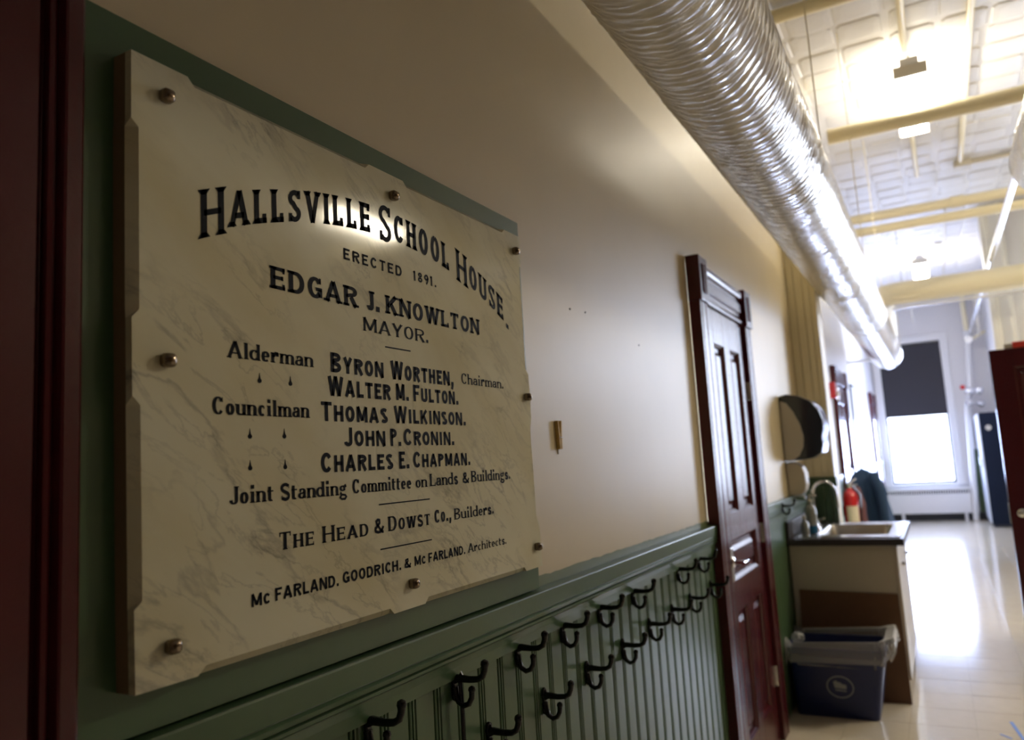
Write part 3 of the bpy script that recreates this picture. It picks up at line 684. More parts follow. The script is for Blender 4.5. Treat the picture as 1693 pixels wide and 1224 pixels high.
LINES = [
 [('ERECTED', 'light', 0.9941, 1.1567, 1.835, .0195, 1), ('1891.', 'light', 1.195, 1.271, 1.835, .0195, 1)],
 [('EDGAR', 'slab', 0.8281, 1.0256, 1.7555, .0345, 1), ('J.', 'slab', 1.0511, 1.087, 1.7565, .0345, 1), ('KNOWLTON', 'slab', 1.1053, 1.4300, 1.7580, .0335, 1)],
 [('MAYOR.', 'did', 1.0400, 1.2344, 1.7178, .0238, 1)],
 [('Alderman', 'rom', 0.7466, 0.9135, 1.6430, .0235, 1), ('BYRON', 'sans', 0.9542, 1.0903, 1.639, .0325, .84), ('WORTHEN,', 'sans', 1.1111, 1.3179, 1.639, .0335, .84), ('Chairman.', 'smallrom', 1.3481, 1.524, 1.646, .0222, 1)],
 [('WALTER', 'sans', 0.9460, 1.1088, 1.6005, .0318, .86), ('M.', 'sans', 1.1247, 1.1631, 1.6015, .0298, 1), ('FULTON.', 'sans', 1.1775, 1.3325, 1.6017, .0310, .84)],
 [('Councilman', 'rom', 0.719, 0.9018, 1.5633, .0240, 1), ('THOMAS', 'sans', 0.9284, 1.0975, 1.5590, .0312, .84), ('WILKINSON.', 'sans', 1.116, 1.3564, 1.5600, .0308, .84)],
 [('JOHN', 'sans', 0.9807, 1.0882, 1.5190, .0310, .84), ('P.', 'sans', 1.1030, 1.1345, 1.5189, .0307, 1), ('CRONIN.', 'sans', 1.1421, 1.3095, 1.5200, .0304, .84)],
 [('CHARLES', 'sans', 0.9253, 1.1079, 1.4783, .0310, .86), ('E.', 'sans', 1.1255, 1.1563, 1.4783, .0306, 1), ('CHAPMAN.', 'sans', 1.1685, 1.3661, 1.4790, .0290, .84)],
 [('Joint', 'rom', 0.7454, 0.8249, 1.4416, .0240, 1), ('Standing', 'rom', 0.8394, 0.9829, 1.4413, .0235, 1), ('Committee', 'rom', 0.9975, 1.1593, 1.4420, .0228, 1), ('on', 'rom', 1.1729, 1.2089, 1.4424, .0215, 1), ('Lands', 'rom', 1.2194, 1.3158, 1.4430, .0230, 1), ('&', 'rom', 1.3338, 1.3568, 1.4438, .0200, 1), ('Buildings.', 'rom', 1.3673, 1.5312, 1.4440, .0225, 1)],
 [('THE', 'did', 0.8345, 0.9051, 1.3707, .0250, .80), ('HEAD', 'did', 0.9247, 1.0339, 1.3710, .0250, .80), ('&', 'rom', 1.0506, 1.0742, 1.3728, .0225, 1), ('DOWST', 'did', 1.0882, 1.2133, 1.3725, .0248, .80), ('CO.,', 'did', 1.2289, 1.2855, 1.3740, .0235, .80), ('Builders.', 'rom', 1.2971, 1.4501, 1.3741, .0215, 1)],
 [('MC', 'sans', 0.781, 0.8154, 1.3005, .0172, .85), ('FARLAND.', 'sans', 0.8246, 0.9577, 1.3015, .0178, 1), ('GOODRICH.', 'sans', 0.9677, 1.1192, 1.3032, .0178, 1), ('&', 'sans', 1.1297, 1.1476, 1.3041, .0160, 1), ('MC', 'sans', 1.1597, 1.1943, 1.3042, .0166, .85), ('FARLAND.', 'sans', 1.2032, 1.3296, 1.3044, .0170, 1), ('Architects.', 'smallrom', 1.3418, 1.4977, 1.3055, .0170, 1)],
]
arc_z = lambda Y: 1.9265 - 0.515 * (Y - 1.122) ** 2 - 0.03 * max(0, Y - 1.4)
for tx, a, b in (('HALLSVILLE', .703, 1.068), ('SCHOOL', 1.095, 1.322), ('HOUSE.', 1.352, 1.566)):
    mb = MB(); word(mb, tx, 'title', a, b, 0, .0690, .76, arc_z)
    tag(mb.build('inscription', M['black'], tab), 'large arched black serif title word')
for ln in LINES:
    for tx, sty, a, b, z, cap, sc in ln:
        mb = MB(); word(mb, tx, sty, a, b, z, cap, sc); mb.build('inscription', M['black'], tab)
for a, b, z in ((1.0984, 1.1744, 1.6958), (1.0643, 1.2156, 1.4195), (1.0643, 1.2164, 1.3445)):
    box(XF, XF + .0006, a, b, z - .0011, z + .0011).build('rule', M['black'], tab)
for y, z in ((0.8029, 1.6165), (0.8638, 1.6163), (0.7832, 1.5363), (0.849, 1.5369), (0.7828, 1.492), (0.8494, 1.4917)):
    mb = MB(); pts = [(y + .0038 * math.sin(R(a)) * (1 if a < 300 and a > 60 else .8), z - .002 + .0038 * math.cos(R(a))) for a in range(30, 331, 30)] + [(y, z + .009)]
    mb.prism_x(pts[::-1], XF, XF + .0006); mb.build('ditto_mark', M['black'], tab)
# bolts
for y, z in ((0.6461, 1.9808), (1.1348, 1.9851), (1.6139, 1.9848), (1.6309, 1.6322), (1.637, 1.2832), (1.1474, 1.2756), (0.6524, 1.278), (0.6467, 1.6286)):
    mb = MB(); pr_ = [(.0062, 0), (.0085, .001), (.0092, .005), (.0088, .011), (.0066, .0145), (.003, .016)]
    vs = []; n_ = 16
    for r, h_ in pr_:
        for k in range(n_):
            t = 2 * math.pi * (k + .5) / n_; c, s2 = math.cos(t), math.sin(t); q = (abs(c) ** 4 + abs(s2) ** 4) ** -.25
            vs.append((XF + h_, y + c * r * q, z + s2 * r * q))
    fs = [(i * n_ + k, i * n_ + (k + 1) % n_, (i + 1) * n_ + (k + 1) % n_, (i + 1) * n_ + k) for i in range(len(pr_) - 1) for k in range(n_)] + [tuple(range((len(pr_) - 1) * n_, len(pr_) * n_))]
    mb.add(vs, fs); b = mb.build('bolt', M['bronze'], tab, smooth=True)

# ================================================================== coat hooks
def make_hook():
    r = empty('coat_hook', (0.011, 0, 0))
    pl = MB(); pts = [(-.006, -.028), (-.009, -.018), (-.006, -.008), (-.007, .004), (-.011, .014), (-.008, .026), (0, .031), (.008, .026), (.011, .014), (.007, .004), (.006, -.008), (.009, -.018), (.006, -.028), (0, -.033)]
    pl.prism_x([(y, z) for y, z in pts[::-1]], 0.011, 0.018); pl.build('backplate', M['iron'], r, bevel=.002)
    a = MB(); x = 0.014
    a.tube([(x, 0, .010), (x + .012, 0, .013), (x + .035, 0, .012), (x + .055, 0, .014), (x + .066, 0, .020), (x + .071, 0, .032), (x + .072, 0, .040)], [.0095, .0078, .0066, .0062, .0062, .0064, .0070], 10)
    a.lathe([(.003, -.009), (.007, -.005), (.0085, 0), (.007, .006), (.002, .009)], (x + .072, 0, .043), 'z', 12)
    a.build('upper_arm', M['iron'], r, smooth=True)
    b = MB(); b.tube([(x, 0, -.004), (x + .003, 0, -.020), (x + .009, 0, -.032), (x + .020, 0, -.0385), (x + .032, 0, -.034), (x + .039, 0, -.022), (x + .040, 0, -.010)], [.0085, .0072, .0064, .0058, .0056, .0056, .0060], 10)
    b.lathe([(.003, -.007), (.006, -.004), (.0074, 0), (.006, .005), (.002, .0075)], (x + .040, 0, -.007), 'z', 12)
    b.build('lower_arm', M['iron'], r, smooth=True)
    MB().lathe([(.0035, 0), (.003, .002), (.001, .0028)], (.018, 0, .022), 'x', 8).build('screw', M['iron'], r)
    return r
hk = make_hook(); used = False
top = [1.065, 1.331, 1.593, 1.834, 2.079, 2.353, 2.832, 3.116]; bot = [1.452, 1.712, 1.969, 2.238, 2.484, 2.731, 2.961, 3.268]
ordn = ['nearest', 'second', 'third', 'fourth', 'fifth', 'sixth', 'seventh', 'last']
for row, (ysr, z, nm) in enumerate(((top, 1.052, 'upper'), (bot, 0.915, 'lower'))):
    for k, y in enumerate(ysr):
        if nm == 'upper' and y > 2.0: zz = z + .010
        else: zz = z + (0.012 if y > 2.4 and nm == 'lower' else 0)
        o = hk if not used else copy_tree(hk); used = True
        o.location = (0.011, y, zz if nm == 'lower' else z)
        tail = ' with the black cord hanging from it' if (nm == 'upper' and k == 1) else ' on green beadboard under the tablet'
        if ordn[k] == 'last': lab = 'black iron coat hook in %s row, closest to the maroon door' % nm
        elif k == 0: lab = 'black iron coat hook in %s row, nearest the viewer' % nm
        else: lab = 'black iron coat hook, %s from the viewer in %s row' % (ordn[k], nm)
        if nm == 'upper' and k == 1: lab = 'second upper coat hook, with the black cord hanging from it'
        tag(o, lab, 'coat hook', 'coat hooks on the green wainscot')
o = copy_tree(hk, (0.036, 4.93, 1.13)); tag(o, 'single coat hook on green rail between maroon door and soap dispenser', 'coat hook', 'coat hooks on the green wainscot')
# black cord hanging from the second upper hook
cd = MB(); cd.tube([(.0275, 1.331, 1.068), (.030, 1.331, 1.02), (.029, 1.332, .95), (.028, 1.333, .85), (.029, 1.334, .70), (.030, 1.335, .55)], .0042, 8)
cd.tube([(.034, 1.331, 1.068), (.031, 1.331, 1.076), (.0275, 1.331, 1.068)], .003, 8)
tag(cd.build('cord', M['iron'], None, smooth=True), 'thin black cord hanging straight down from the second upper hook', 'cord')

# clothespin on the wall
cp = empty('clothespin', (0, 1.905, 1.55), 'wooden clothespin stuck upright on the cream wall beside the tablet', 'clothespin')
for s_, tp in ((-1, .012), (1, .012)):
    mb = MB(); y = 1.908
    poly = [(y + s_ * .001, 1.510), (y + s_ * .0085, 1.510), (y + s_ * .0095, 1.545), (y + s_ * .0125, 1.586), (y + s_ * .0085, 1.587), (y + s_ * .003, 1.556), (y + s_ * .001, 1.548)]
    if s_ < 0: poly = poly[::-1]
    mb.prism_x(poly, 0.0, .011); mb.build('leg', M['wood'], cp, bevel=.0008)
MB().tube([(.0, 1.900, 1.541), (.013, 1.902, 1.541), (.013, 1.914, 1.541), (.0, 1.917, 1.541)], .0012, 6).tube([(.006, 1.905, 1.541), (.006, 1.911, 1.541)], .003, 8).build('spring', M['steel'], cp, smooth=True)
box(.0, .003, 1.9055, 1.9075, 1.497, 1.512).build('wedge', M['greyplastic'], cp)
for k, (y, z) in enumerate(((2.165, 1.925), (2.05, 1.918), (2.64, 1.876))):
    o = MB().lathe([(.0028, 0), (.0028, .002), (.001, .003)], (0, y, z), 'x', 8).build('nail_head', M['iron'], None)
    tag(o, ['tiny dark nail head on bare wall, the middle of three', 'tiny dark nail head on bare wall, closest to the tablet', 'tiny dark nail head on bare wall, closest to the maroon door'][k], 'nail', 'nail heads on the cream wall')

# ================================================================== ducts and pipes
def duct(y0, y1, X, Z, r, step, nseg, amp, seed):
    g2 = np.random.RandomState(seed)
    ny = int((y1 - y0) / step) + 1
    Y = np.linspace(y0, y1, ny)[:, None]; TH = (np.arange(nseg) * 2 * np.pi / nseg)[None, :]
    D = np.zeros((ny, nseg))
    for k in range(26):
        lam = g2.uniform(.009, .055); a = amp * g2.uniform(.3, 1) * (lam / .03) ** .9
        ph = g2.uniform(0, 6.28); m1, m2 = g2.randint(1, 4), g2.randint(2, 7)
        yy = Y + g2.normal(0, .06) * np.sin(m1 * TH + g2.uniform(0, 6.28)) + .35 * lam * np.sin(m2 * TH + g2.uniform(0, 6.28)) + .05 * np.sin(TH + Y * g2.uniform(1, 4))
        env = np.clip(.5 + .8 * np.sin(m1 * TH + Y * g2.uniform(2, 9) + g2.uniform(0, 6.28)), 0, 1.2)
        D += a * env * (1 - np.abs(np.sin(np.pi * yy / lam + ph)) ** .7)
    # smoother on the upper right flank
    rr = r + D - D.mean()
    Xs = X + rr * np.cos(TH); Zs = Z + rr * np.sin(TH); Ys = np.repeat(Y, nseg, 1)
    V = np.stack([Xs, Ys, Zs], -1).reshape(-1, 3)
    i = np.arange(ny - 1)[:, None] * nseg; k = np.arange(nseg)[None, :]; k2 = (k + 1) % nseg
    Fq = np.stack([i + k, i + k2, i + nseg + k2, i + nseg + k], -1).reshape(-1, 4)
    return V, Fq
def np_obj(name, V, Fq, m, parent, keep=True):
    o0 = Vector((0, 0, 0)) + (parent.location if parent else Vector())
    me = bpy.data.meshes.new(name); me.from_pydata((V - np.array(o0)).tolist(), [], Fq.tolist()); me.materials.append(m)
    me.polygons.foreach_set('use_smooth', [True] * len(me.polygons)); me.update()
    o = bpy.data.objects.new(name, me); COL.objects.link(o); o.parent = parent
    return o
DXX, DZ, DR = 0.408, 2.73, 0.2
dc = empty('ventilation_duct', (DXX, 6, DZ), 'large round duct wrapped in wrinkled silver film above the left wall', 'duct')
V, Fq = duct(1.5, 8.2, DXX, DZ, DR, .0032, 84, .00120, 3); np_obj('foil_wrap', V, Fq, M['foil'], dc)
MB().lathe([(.02, -2.9), (DR, -2.9), (DR, 1.505)], (DXX, 0, DZ), 'y', 48).build('rear_section', M['foil'], dc, smooth=True)
ts = MB(); pr_ = []
yy = 8.15
while yy < 12.1:
    pr_ += [(DR - .004, yy), (DR - .004, yy + .075), (DR + .0, yy + .080), (DR + .0, yy + .085)]; yy += .09
ts.lathe(pr_ + [(DR - .02, yy), (.12, yy + .03), (.02, yy + .035)], (DXX, 0, DZ), 'y', 48); ts.build('bare_section', M['duct'], dc, smooth=True)
for y in (8.18,):
    MB().lathe([(DR + .0035, y - .012), (DR + .006, y - .008), (DR + .006, y + .008), (DR + .0035, y + .012)], (DXX, 0, DZ), 'y', 48).build('clamp_band', M['foil'], dc, smooth=True)
MB().box(-0.1, DXX - .12, 11.9, 11.96, DZ - .09, DZ - .05).build('wall_bracket', M['white'], dc)
for y in (3.4, 5.6, 7.8, 10.0, 11.6):
    MB().tube([(DXX + .19, y, CEIL), (DXX + .2, y, DZ)], .003, 6).build('hanger_rod', M['cream'], dc)
dc2 = empty('ventilation_duct', (1.62, 3.5, 3.0), 'second silver wrapped duct seen at the upper right edge', 'duct')
V, Fq = duct(2.0, 5.15, 1.63, 3.0, .2, .012, 64, .0017, 5); np_obj('foil_wrap', V, Fq, M['foil'], dc2)
MB().lathe([(.2, 5.13), (.19, 5.17), (.1, 5.21), (.02, 5.22)], (1.63, 0, 3.0), 'y', 40).build('end_cap', M['duct'], dc2, smooth=True)
for y in (2.6, 4.6): MB().tube([(1.63, y, CEIL), (1.63, y, 3.19)], .004, 6).build('hanger_rod', M['cream'], dc2)
MB().lathe([(.02, -2.9), (.2, -2.9), (.2, 2.005)], (1.63, 0, 3.0), 'y', 40).build('rear_section', M['foil'], dc2, smooth=True)

def pipe(name, pts, r, m, label, n=20, fit=(), cat='pipe'):
    root = empty(name, pts[0], label, cat)
    MB().tube(pts, r, n).build('pipe_run', M[m], root, smooth=True)
    for a, b, q in fit: MB().tube([a, b], q, n).build('coupling', M[m], root, smooth=True)
    return root
def bend(c, r, v0, v1, n=6):     # quarter elbow points
    c = Vector(c); v0 = Vector(v0); v1 = Vector(v1)
    return [tuple(c + v0 * r * math.cos(a) + v1 * r * math.sin(a)) for a in [math.pi / 2 * i / n for i in range(n + 1)]]
pipe('sprinkler_pipe', [(DXX + .02, 6.13, 3.8), (5.9, 6.30, 3.8)], .058, 'cream', 'plain tan pipe crossing in front of the nearer ceiling lamp')
pipe('heating_pipe', [(-0.1, 9.2, 3.96), (5.9, 9.26, 3.96)], .052, 'cream', 'upper of the twin cream pipes crossing under the ceiling', fit=[((1.3, 9.21, 3.96), (1.42, 9.21, 3.96), .062)])
pipe('heating_pipe', [(-0.1, 9.30, 3.835), (5.9, 9.36, 3.835)], .050, 'cream', 'lower of the twin cream pipes crossing under the ceiling')
FY, FZ, FR = 10.2, 3.25, .135
p_ = [(2.3, FY + .35, FZ + .5), (2.3, FY + .3, FZ + .32)] + [(2.3 - .32 + .32 * math.cos(a), FY + .2 * math.cos(a), FZ + .25 - .25 * math.sin(a)) for a in [math.pi / 2 * i / 6 for i in range(7)]]
p_ = [(2.33, FY, CEIL), (2.33, FY, FZ + .3)] + bend((2.03, FY, FZ + .3), .3, (1, 0, 0), (0, 0, -1)) + [(1.2, FY, FZ)] + bend((.75, FY + .28, FZ), .28, (0, -1, 0), (-1, 0, 0)) + [(.47, 11.2, FZ - .0), (.46, 11.5, FZ - .08), (.45, 11.66, FZ - .3), (.44, 11.7, DZ + .19)]
pipe('insulated_pipe', p_, FR, 'cream', 'thick cream lagged pipe with an elbow, crossing before the far lamp', 28)
pipe('conduit', [(2.2, 10.28, 3.09), (.72, 10.28, 3.09), (.62, 10.34, 3.09), (.6, 10.6, 3.09)], .018, 'silver', 'thin bright conduit along the underside of the thick cream pipe', 10)
SX, SZ = 1.645, 3.45
sp = pipe('silver_pipe', [(SX, 5.6, SZ), (SX, 16.64, SZ)], .027, 'silver', 'long slim silver pipe running away to the far standpipe', 14, fit=[((SX, 12.0, SZ), (SX, 12.12, SZ), .034), ((SX, 9.0, SZ), (SX, 9.1, SZ), .033)])
# standpipe in the far corner
st = empty('standpipe', (1.42, 16.72, 0), 'white standpipe with valves in the far right corner', 'pipe')
MB().tube([(1.60, 16.72, 3.5), (1.60, 16.72, 3.3), (1.545, 16.72, 2.4)], .05, 14).build('riser', M['white'], st, smooth=True)
MB().tube([(1.52, 16.72, 2.35), (1.46, 16.72, 2.05), (1.37, 16.72, 0.0)], .052, 14).build('lower_pipe', M['white'], st, smooth=True)
MB().tube([(1.60, 16.75, CEIL), (1.605, 16.75, 3.45)], .045, 12).build('feed_pipe', M['cream'], st, smooth=True)
MB().tube([(1.62, 16.7, 3.30), (1.9, 16.7, 3.46)], .025, 10).build('branch', M['cream'], st, smooth=True)
MB().lathe([(.07, -.04), (.08, 0), (.07, .04)], (1.62, 16.70, 3.33), 'y', 16).build('elbow', M['silver'], st, smooth=True)
for x, z, r in ((1.52, 2.36, .075), (1.68, 2.36, .07), (1.50, 2.15, .06), (1.68, 2.12, .06)):
    MB().lathe([(r * .4, -.05), (r, -.02), (r, .02), (r * .4, .05)], (x, 16.62, z), 'y', 14).build('valve', M['silver'], st, smooth=True)
MB().tube([(1.52, 16.66, 2.36), (1.68, 16.66, 2.36)], .02, 8).tube([(1.50, 16.66, 2.15), (1.68, 16.66, 2.12)], .02, 8).build('valve_link', M['silver'], st, smooth=True)
MB().lathe([(.03, -.01), (.045, 0), (.03, .01)], (1.42, 16.62, 2.45), 'y', 10).build('handwheel', M['red'], st)
# ceiling conduits
pipe('conduit', [(1.0, 3.2, CEIL - .03), (1.0, 6.1, CEIL - .03)], .022, 'cream', 'ceiling conduit running up to the nearer lamp', 10)
pipe('conduit', [(1.0, 7.3, CEIL - .03), (1.02, 9.15, CEIL - .03)], .020, 'cream', 'ceiling conduit between the nearer lamp and the twin pipes', 10)
pipe('conduit', [(1.40, 3.2, CEIL - .03), (1.42, 8.96, CEIL - .03)], .024, 'cream', 'long white ceiling conduit right of the lamps', 10)
pipe('conduit', [(1.525, 9.05, CEIL - .03), (5.8, 9.05, CEIL - .03)], .026, 'grey', 'dark conduit branching right from the junction box', 10)
tag(box(1.36, 1.52, 8.97, 9.13, CEIL - .075, CEIL).build('junction_box', M['grey'], None, bevel=.005), 'small dark junction box where the ceiling conduits meet', 'junction box')
pipe('ceiling_pipe', [(0.0, 5.02, CEIL - .07), (5.9, 5.12, CEIL - .07)], .045, 'cream', 'cream pipe close under the ceiling at the top edge', 14)
for k, (x, y0_) in enumerate(((1.55, 9.9), (1.28, 11.2), (1.46, 12.5))):
    pass
pipe('conduit', [(1.3, 10.8, CEIL - .02), (1.3, 15.9, CEIL - .02)], .014, 'grey', 'thin grey conduit on the ceiling near the far lamp', 8)
for k, (x, y) in enumerate(((.72, 11.3), (.78, 12.6))):
    tag(MB().tube([(x, y, CEIL), (x, y, 3.2)], .006, 6).build('hanger_rod', M['grey'], None), ['nearer', 'farther'][k] + ' of two thin rods dropping beside the big duct', 'rod', 'ceiling hanger rods')
tag(MB().tube([(1.75, 15.8, CEIL), (1.75, 15.8, 3.3)], .022, 8).build('drop_pipe', M['grey'], None, smooth=True), 'dark thin drop pipe on the far right wall', 'pipe')
sd = MB().lathe([(.06, 0), (.055, -.03), (.03, -.04)], (1.22, 12.6, CEIL), 'z', 14).build('smoke_detector', M['grey'], None, smooth=True); tag(sd, 'small round detector on the ceiling before the far lamp', 'detector')

# ================================================================== lamps
def lamp(x, y0, y1, zb, lab, lm='lens'):
    r = empty('ceiling_lamp', (x, (y0 + y1) / 2, CEIL), lab, 'lamp', 'fluorescent ceiling lamps')
    hw = .105
    MB().prism([(x - .06, zb + .13), (x + .06, zb + .13), (x + .06, zb + .074), (x - .06, zb + .074)][::-1], y0, y1).build('housing', M['white'], r)
    d = MB(); d.prism([(x - hw, zb + .075), (x - hw, zb + .025), (x - hw + .02, zb), (x + hw - .02, zb), (x + hw, zb + .025), (x + hw, zb + .075)][::-1], y0 + .025, y1 - .02)
    d.build('diffuser', M[lm], r)
    for a, b in ((y0, y0 + .025), (y1 - .02, y1)): box(x - hw - .004, x + hw + .004, a, b, zb - .003, zb + .08).build('end_cap', M['grey'], r)
    for yy_ in (y0 + .2, y1 - .2): MB().tube([(x, yy_, CEIL), (x, yy_, zb + .15)], .012, 8).build('stem', M['white'], r)
    return r
lamp(1.02, 6.03, 7.28, 4.08, 'bright box lamp on the ceiling behind the tan crossing pipe')
lamp(0.965, 12.7, 13.95, 4.08, 'small far ceiling lamp above the thick cream pipe')
lamp(4.3, 5.7, 6.95, 4.08, 'ceiling lamp of the hall beyond the right edge', 'lens2')

# ================================================================== sink corner
cab = empty('sink_cabinet', (0.34, 5.7, 0), 'off white base cabinet under the sink, beside the blue bin', 'cabinet')
m = MB(); m.box(0.02, 0.60, 5.135, 5.155, 0.0, 0.885).box(0.02, 0.60, 6.20, 6.22, 0.0, 0.885).box(0.02, 0.04, 5.155, 6.20, 0.1, 0.885).box(0.04, 0.60, 5.155, 6.20, 0.09, 0.11).box(0.50, 0.52, 5.155, 6.20, 0, 0.09)
m.box(.58, .60, 5.155, 6.2, .85, .885)
m.build('carcass', M['offwhite'], cab, bevel=.001)
for a, b in ((5.14, 5.675), (5.685, 6.215)):
    d = MB(); d.box(.602, .622, a, b, .12, .87); dd = d.build('cabinet_door', M['offwhite'], cab, bevel=.002)
    MB().tube([(.622, (a + b) / 2, .74), (.645, (a + b) / 2, .74)], .012, 10).build('knob', M['chrome'], dd, smooth=True)
ct = empty('countertop', (0.34, 5.7, 0.885), 'dark edged countertop with backsplash around the steel sink', 'countertop')
m = MB(); CX0, CX1, CY0, CY1 = 0.0125, .665, 5.10, 6.238; BX0, BX1, BY0, BY1 = .16, .58, 5.30, 6.02
m.box(CX0, BX0, CY0, CY1, .885, .925).box(BX1, CX1, CY0, CY1, .885, .925).box(BX0, BX1, CY0, BY0, .885, .925).box(BX0, BX1, BY1, CY1, .885, .925)
m.build('slab', M['counter'], ct)
box(.0125, .035, CY0, CY1 - .0, .925, 1.03).build('backsplash', M['counter'], ct, bevel=.003)
sk = empty('sink', (0.37, 5.66, .925), 'stainless steel drop-in sink with a wide rim', 'sink')
m = MB(); z = .929
def rr(x0, x1, y0, y1, r, z, n=5):
    o_ = []
    for cx, cy, a in ((x1 - r, y1 - r, 0), (x0 + r, y1 - r, 90), (x0 + r, y0 + r, 180), (x1 - r, y0 + r, 270)):
        for i in range(n + 1): t = R(a + 90 * i / n); o_.append((cx + r * math.cos(t), cy + r * math.sin(t), z))
    return o_
loops = [rr(.065, .645, 5.16, 6.16, .03, .9255), rr(.065, .645, 5.16, 6.16, .03, z + .002), rr(.08, .63, 5.175, 6.145, .03, z + .002), rr(.165, .575, 5.31, 6.01, .05, z), rr(.175, .565, 5.32, 6.0, .05, z - .02), rr(.19, .55, 5.335, 5.985, .06, z - .15), rr(.22, .52, 5.37, 5.95, .06, z - .165)]
nn = len(loops[0]); vs = [p for l_ in loops for p in l_]; fs = []
for k in range(len(loops) - 1):
    for i in range(nn): fs.append((k * nn + i, k * nn + (i + 1) % nn, (k + 1) * nn + (i + 1) % nn, (k + 1) * nn + i))
fs.append(tuple(range((len(loops) - 1) * nn, len(loops) * nn)))
m.add(vs, fs); m.build('basin', M['steel'], sk, smooth=True)
MB().lathe([(.04, 0), (.03, .003), (.01, .001)], (.37, 5.66, z - .165), 'z', 16).build('drain', M['chrome'], sk, smooth=True)
fc = empty('faucet', (0.115, 5.66, .93), 'chrome gooseneck faucet behind the sink basin', 'faucet')
MB().tube([(.115, 5.66, .93), (.115, 5.66, 1.16)] + [(.115 + .075 - .075 * math.cos(a), 5.66, 1.16 + .09 * math.sin(a)) for a in [math.pi * i / 12 for i in range(1, 13)]] + [(.265, 5.66, 1.07)], .010, 14).build('spout', M['chrome'], fc, smooth=True)
MB().lathe([(.03, 0), (.028, .012), (.018, .03), (.016, .07)], (.115, 5.66, .93), 'z', 16).build('base', M['chrome'], fc, smooth=True)
for y in (5.55, 5.77):
    MB().lathe([(.024, 0), (.022, .02), (.012, .03), (.012, .05), (.018, .055), (.015, .065)], (.115, y, .93), 'z', 14).tube([(.115, y, .985), (.165, y - .03, .998)], [.008, .006], 10).build('tap_handle', M['chrome'], fc, smooth=True)
# soap bottle with pump
sb = empty('soap_bottle', (.12, 5.40, .93), 'clear pump bottle of blue soap standing behind the sink', 'bottle')
MB().lathe([(.030, 0), (.034, .006), (.034, .045), (.033, .05)], (.13, 5.40, .932), 'z', 20).build('soap', M['soap'], sb, smooth=True)
MB().lathe([(.033, 0), (.036, .04), (.034, .10), (.024, .125), (.013, .135), (.013, .15)], (.13, 5.40, .982), 'z', 20).build('bottle_body', M['clearish'], sb, smooth=True)
MB().lathe([(.015, 0), (.015, .018), (.005, .02), (.005, .045)], (.13, 5.40, 1.13), 'z', 14).tube([(.13, 5.40, 1.175), (.175, 5.39, 1.172)], .006, 8).build('pump', M['whiteplastic'], sb, smooth=True)
gl = empty('small_bottle', (.075, 5.25, .93), 'small clear bottle at the near end of the backsplash', 'bottle')
MB().lathe([(.022, 0), (.025, .01), (.025, .07), (.012, .09), (.010, .10)], (.105, 5.27, .932), 'z', 16).build('body', M['clearish'], gl, smooth=True)
MB().lathe([(.012, 0), (.012, .02), (.008, .022)], (.105, 5.27, 1.032), 'z', 12).build('cap', M['whiteplastic'], gl, smooth=True)
# paper towel dispenser
pt = empty('towel_dispenser', (0, 5.5, 1.4), 'paper towel dispenser with dark smoked curved cover above the sink', 'dispenser')
side = [(0, 1.40), (.0, 1.832), (.05, 1.842), (.12, 1.828), (.20, 1.785), (.245, 1.72), (.262, 1.66), (.262, 1.60), (.247, 1.545), (.252, 1.50), (.235, 1.445), (.19, 1.415), (.12, 1.405)]
MB().prism(side, 5.395, 5.70).build('cover', M['smoke'], pt, bevel=.010, seg=3)
lobe = [(.006, 1.40), (.006, 1.80), (.045, 1.785), (.085, 1.725), (.120, 1.64), (.135, 1.56), (.128, 1.49), (.10, 1.435), (.06, 1.408)]
MB().prism(lobe, 5.388, 5.40).build('side_panel', M['greyplastic'], pt, bevel=.002)
# soap dispenser
sdn = empty('soap_dispenser', (0, 5.5, 1.16), 'cream rounded soap dispenser on the wall below the towel dispenser', 'dispenser')
so_ = [(0.0, 1.165), (0.0, 1.385), (.03, 1.395), (.075, 1.385), (.105, 1.36), (.118, 1.32), (.120, 1.24), (.112, 1.21), (.09, 1.18)]
MB().prism(so_, 5.41, 5.55).build('housing', M['whiteplastic'], sdn, bevel=.010, seg=3)
MB().box(.03, .10, 5.44, 5.52, 1.14, 1.17).build('push_bar', M['chrome'], sdn, bevel=.006)
# brown hardboard leaning on the cabinet side
hb = MB(); hb.add([(.055, 5.128, .62), (.60, 5.128, .605), (.612, 5.09, 0), (.04, 5.09, 0), (.055, 5.134, .62), (.60, 5.134, .605), (.612, 5.098, 0), (.04, 5.098, 0)], [(0, 3, 2, 1), (4, 5, 6, 7), (0, 1, 5, 4), (1, 2, 6, 5), (2, 3, 7, 6), (3, 0, 4, 7)])
tag(hb.build('hardboard_sheet', M['brown'], None), 'brown hardboard sheet leaning on the cabinet side behind the bin', 'board')
# recycling bin
bn = empty('recycling_bin', (.25, 4.9, 0), 'dark blue recycling bin with white emblem, lined with a clear bag', 'bin')
def bloop(x0, x1, y0, y1, z, r=.03): return rr(x0, x1, y0, y1, r, z, 4)
A0 = (.045, .465, 4.735, 5.02); A1 = (.0145 + .012, .525, 4.70, 5.07); th = .006; HB = .375
loops = [bloop(*A0, 0.0), bloop(*A1, HB - .03), bloop(A1[0] - .008, A1[1] + .010, A1[2] - .010, A1[3] + .008, HB - .028), bloop(A1[0] - .008, A1[1] + .010, A1[2] - .010, A1[3] + .008, HB),
         bloop(A1[0] + th, A1[1] - th, A1[2] + th, A1[3] - th, HB), bloop(A0[0] + th, A0[1] - th, A0[2] + th, A0[3] - th, .012)]
nn = len(loops[0]); vs = [p for l_ in loops for p in l_]; fs = [tuple(reversed(range(nn)))]
for k in range(len(loops) - 1):
    for i in range(nn): fs.append((k * nn + i, k * nn + (i + 1) % nn, (k + 1) * nn + (i + 1) % nn, (k + 1) * nn + i))
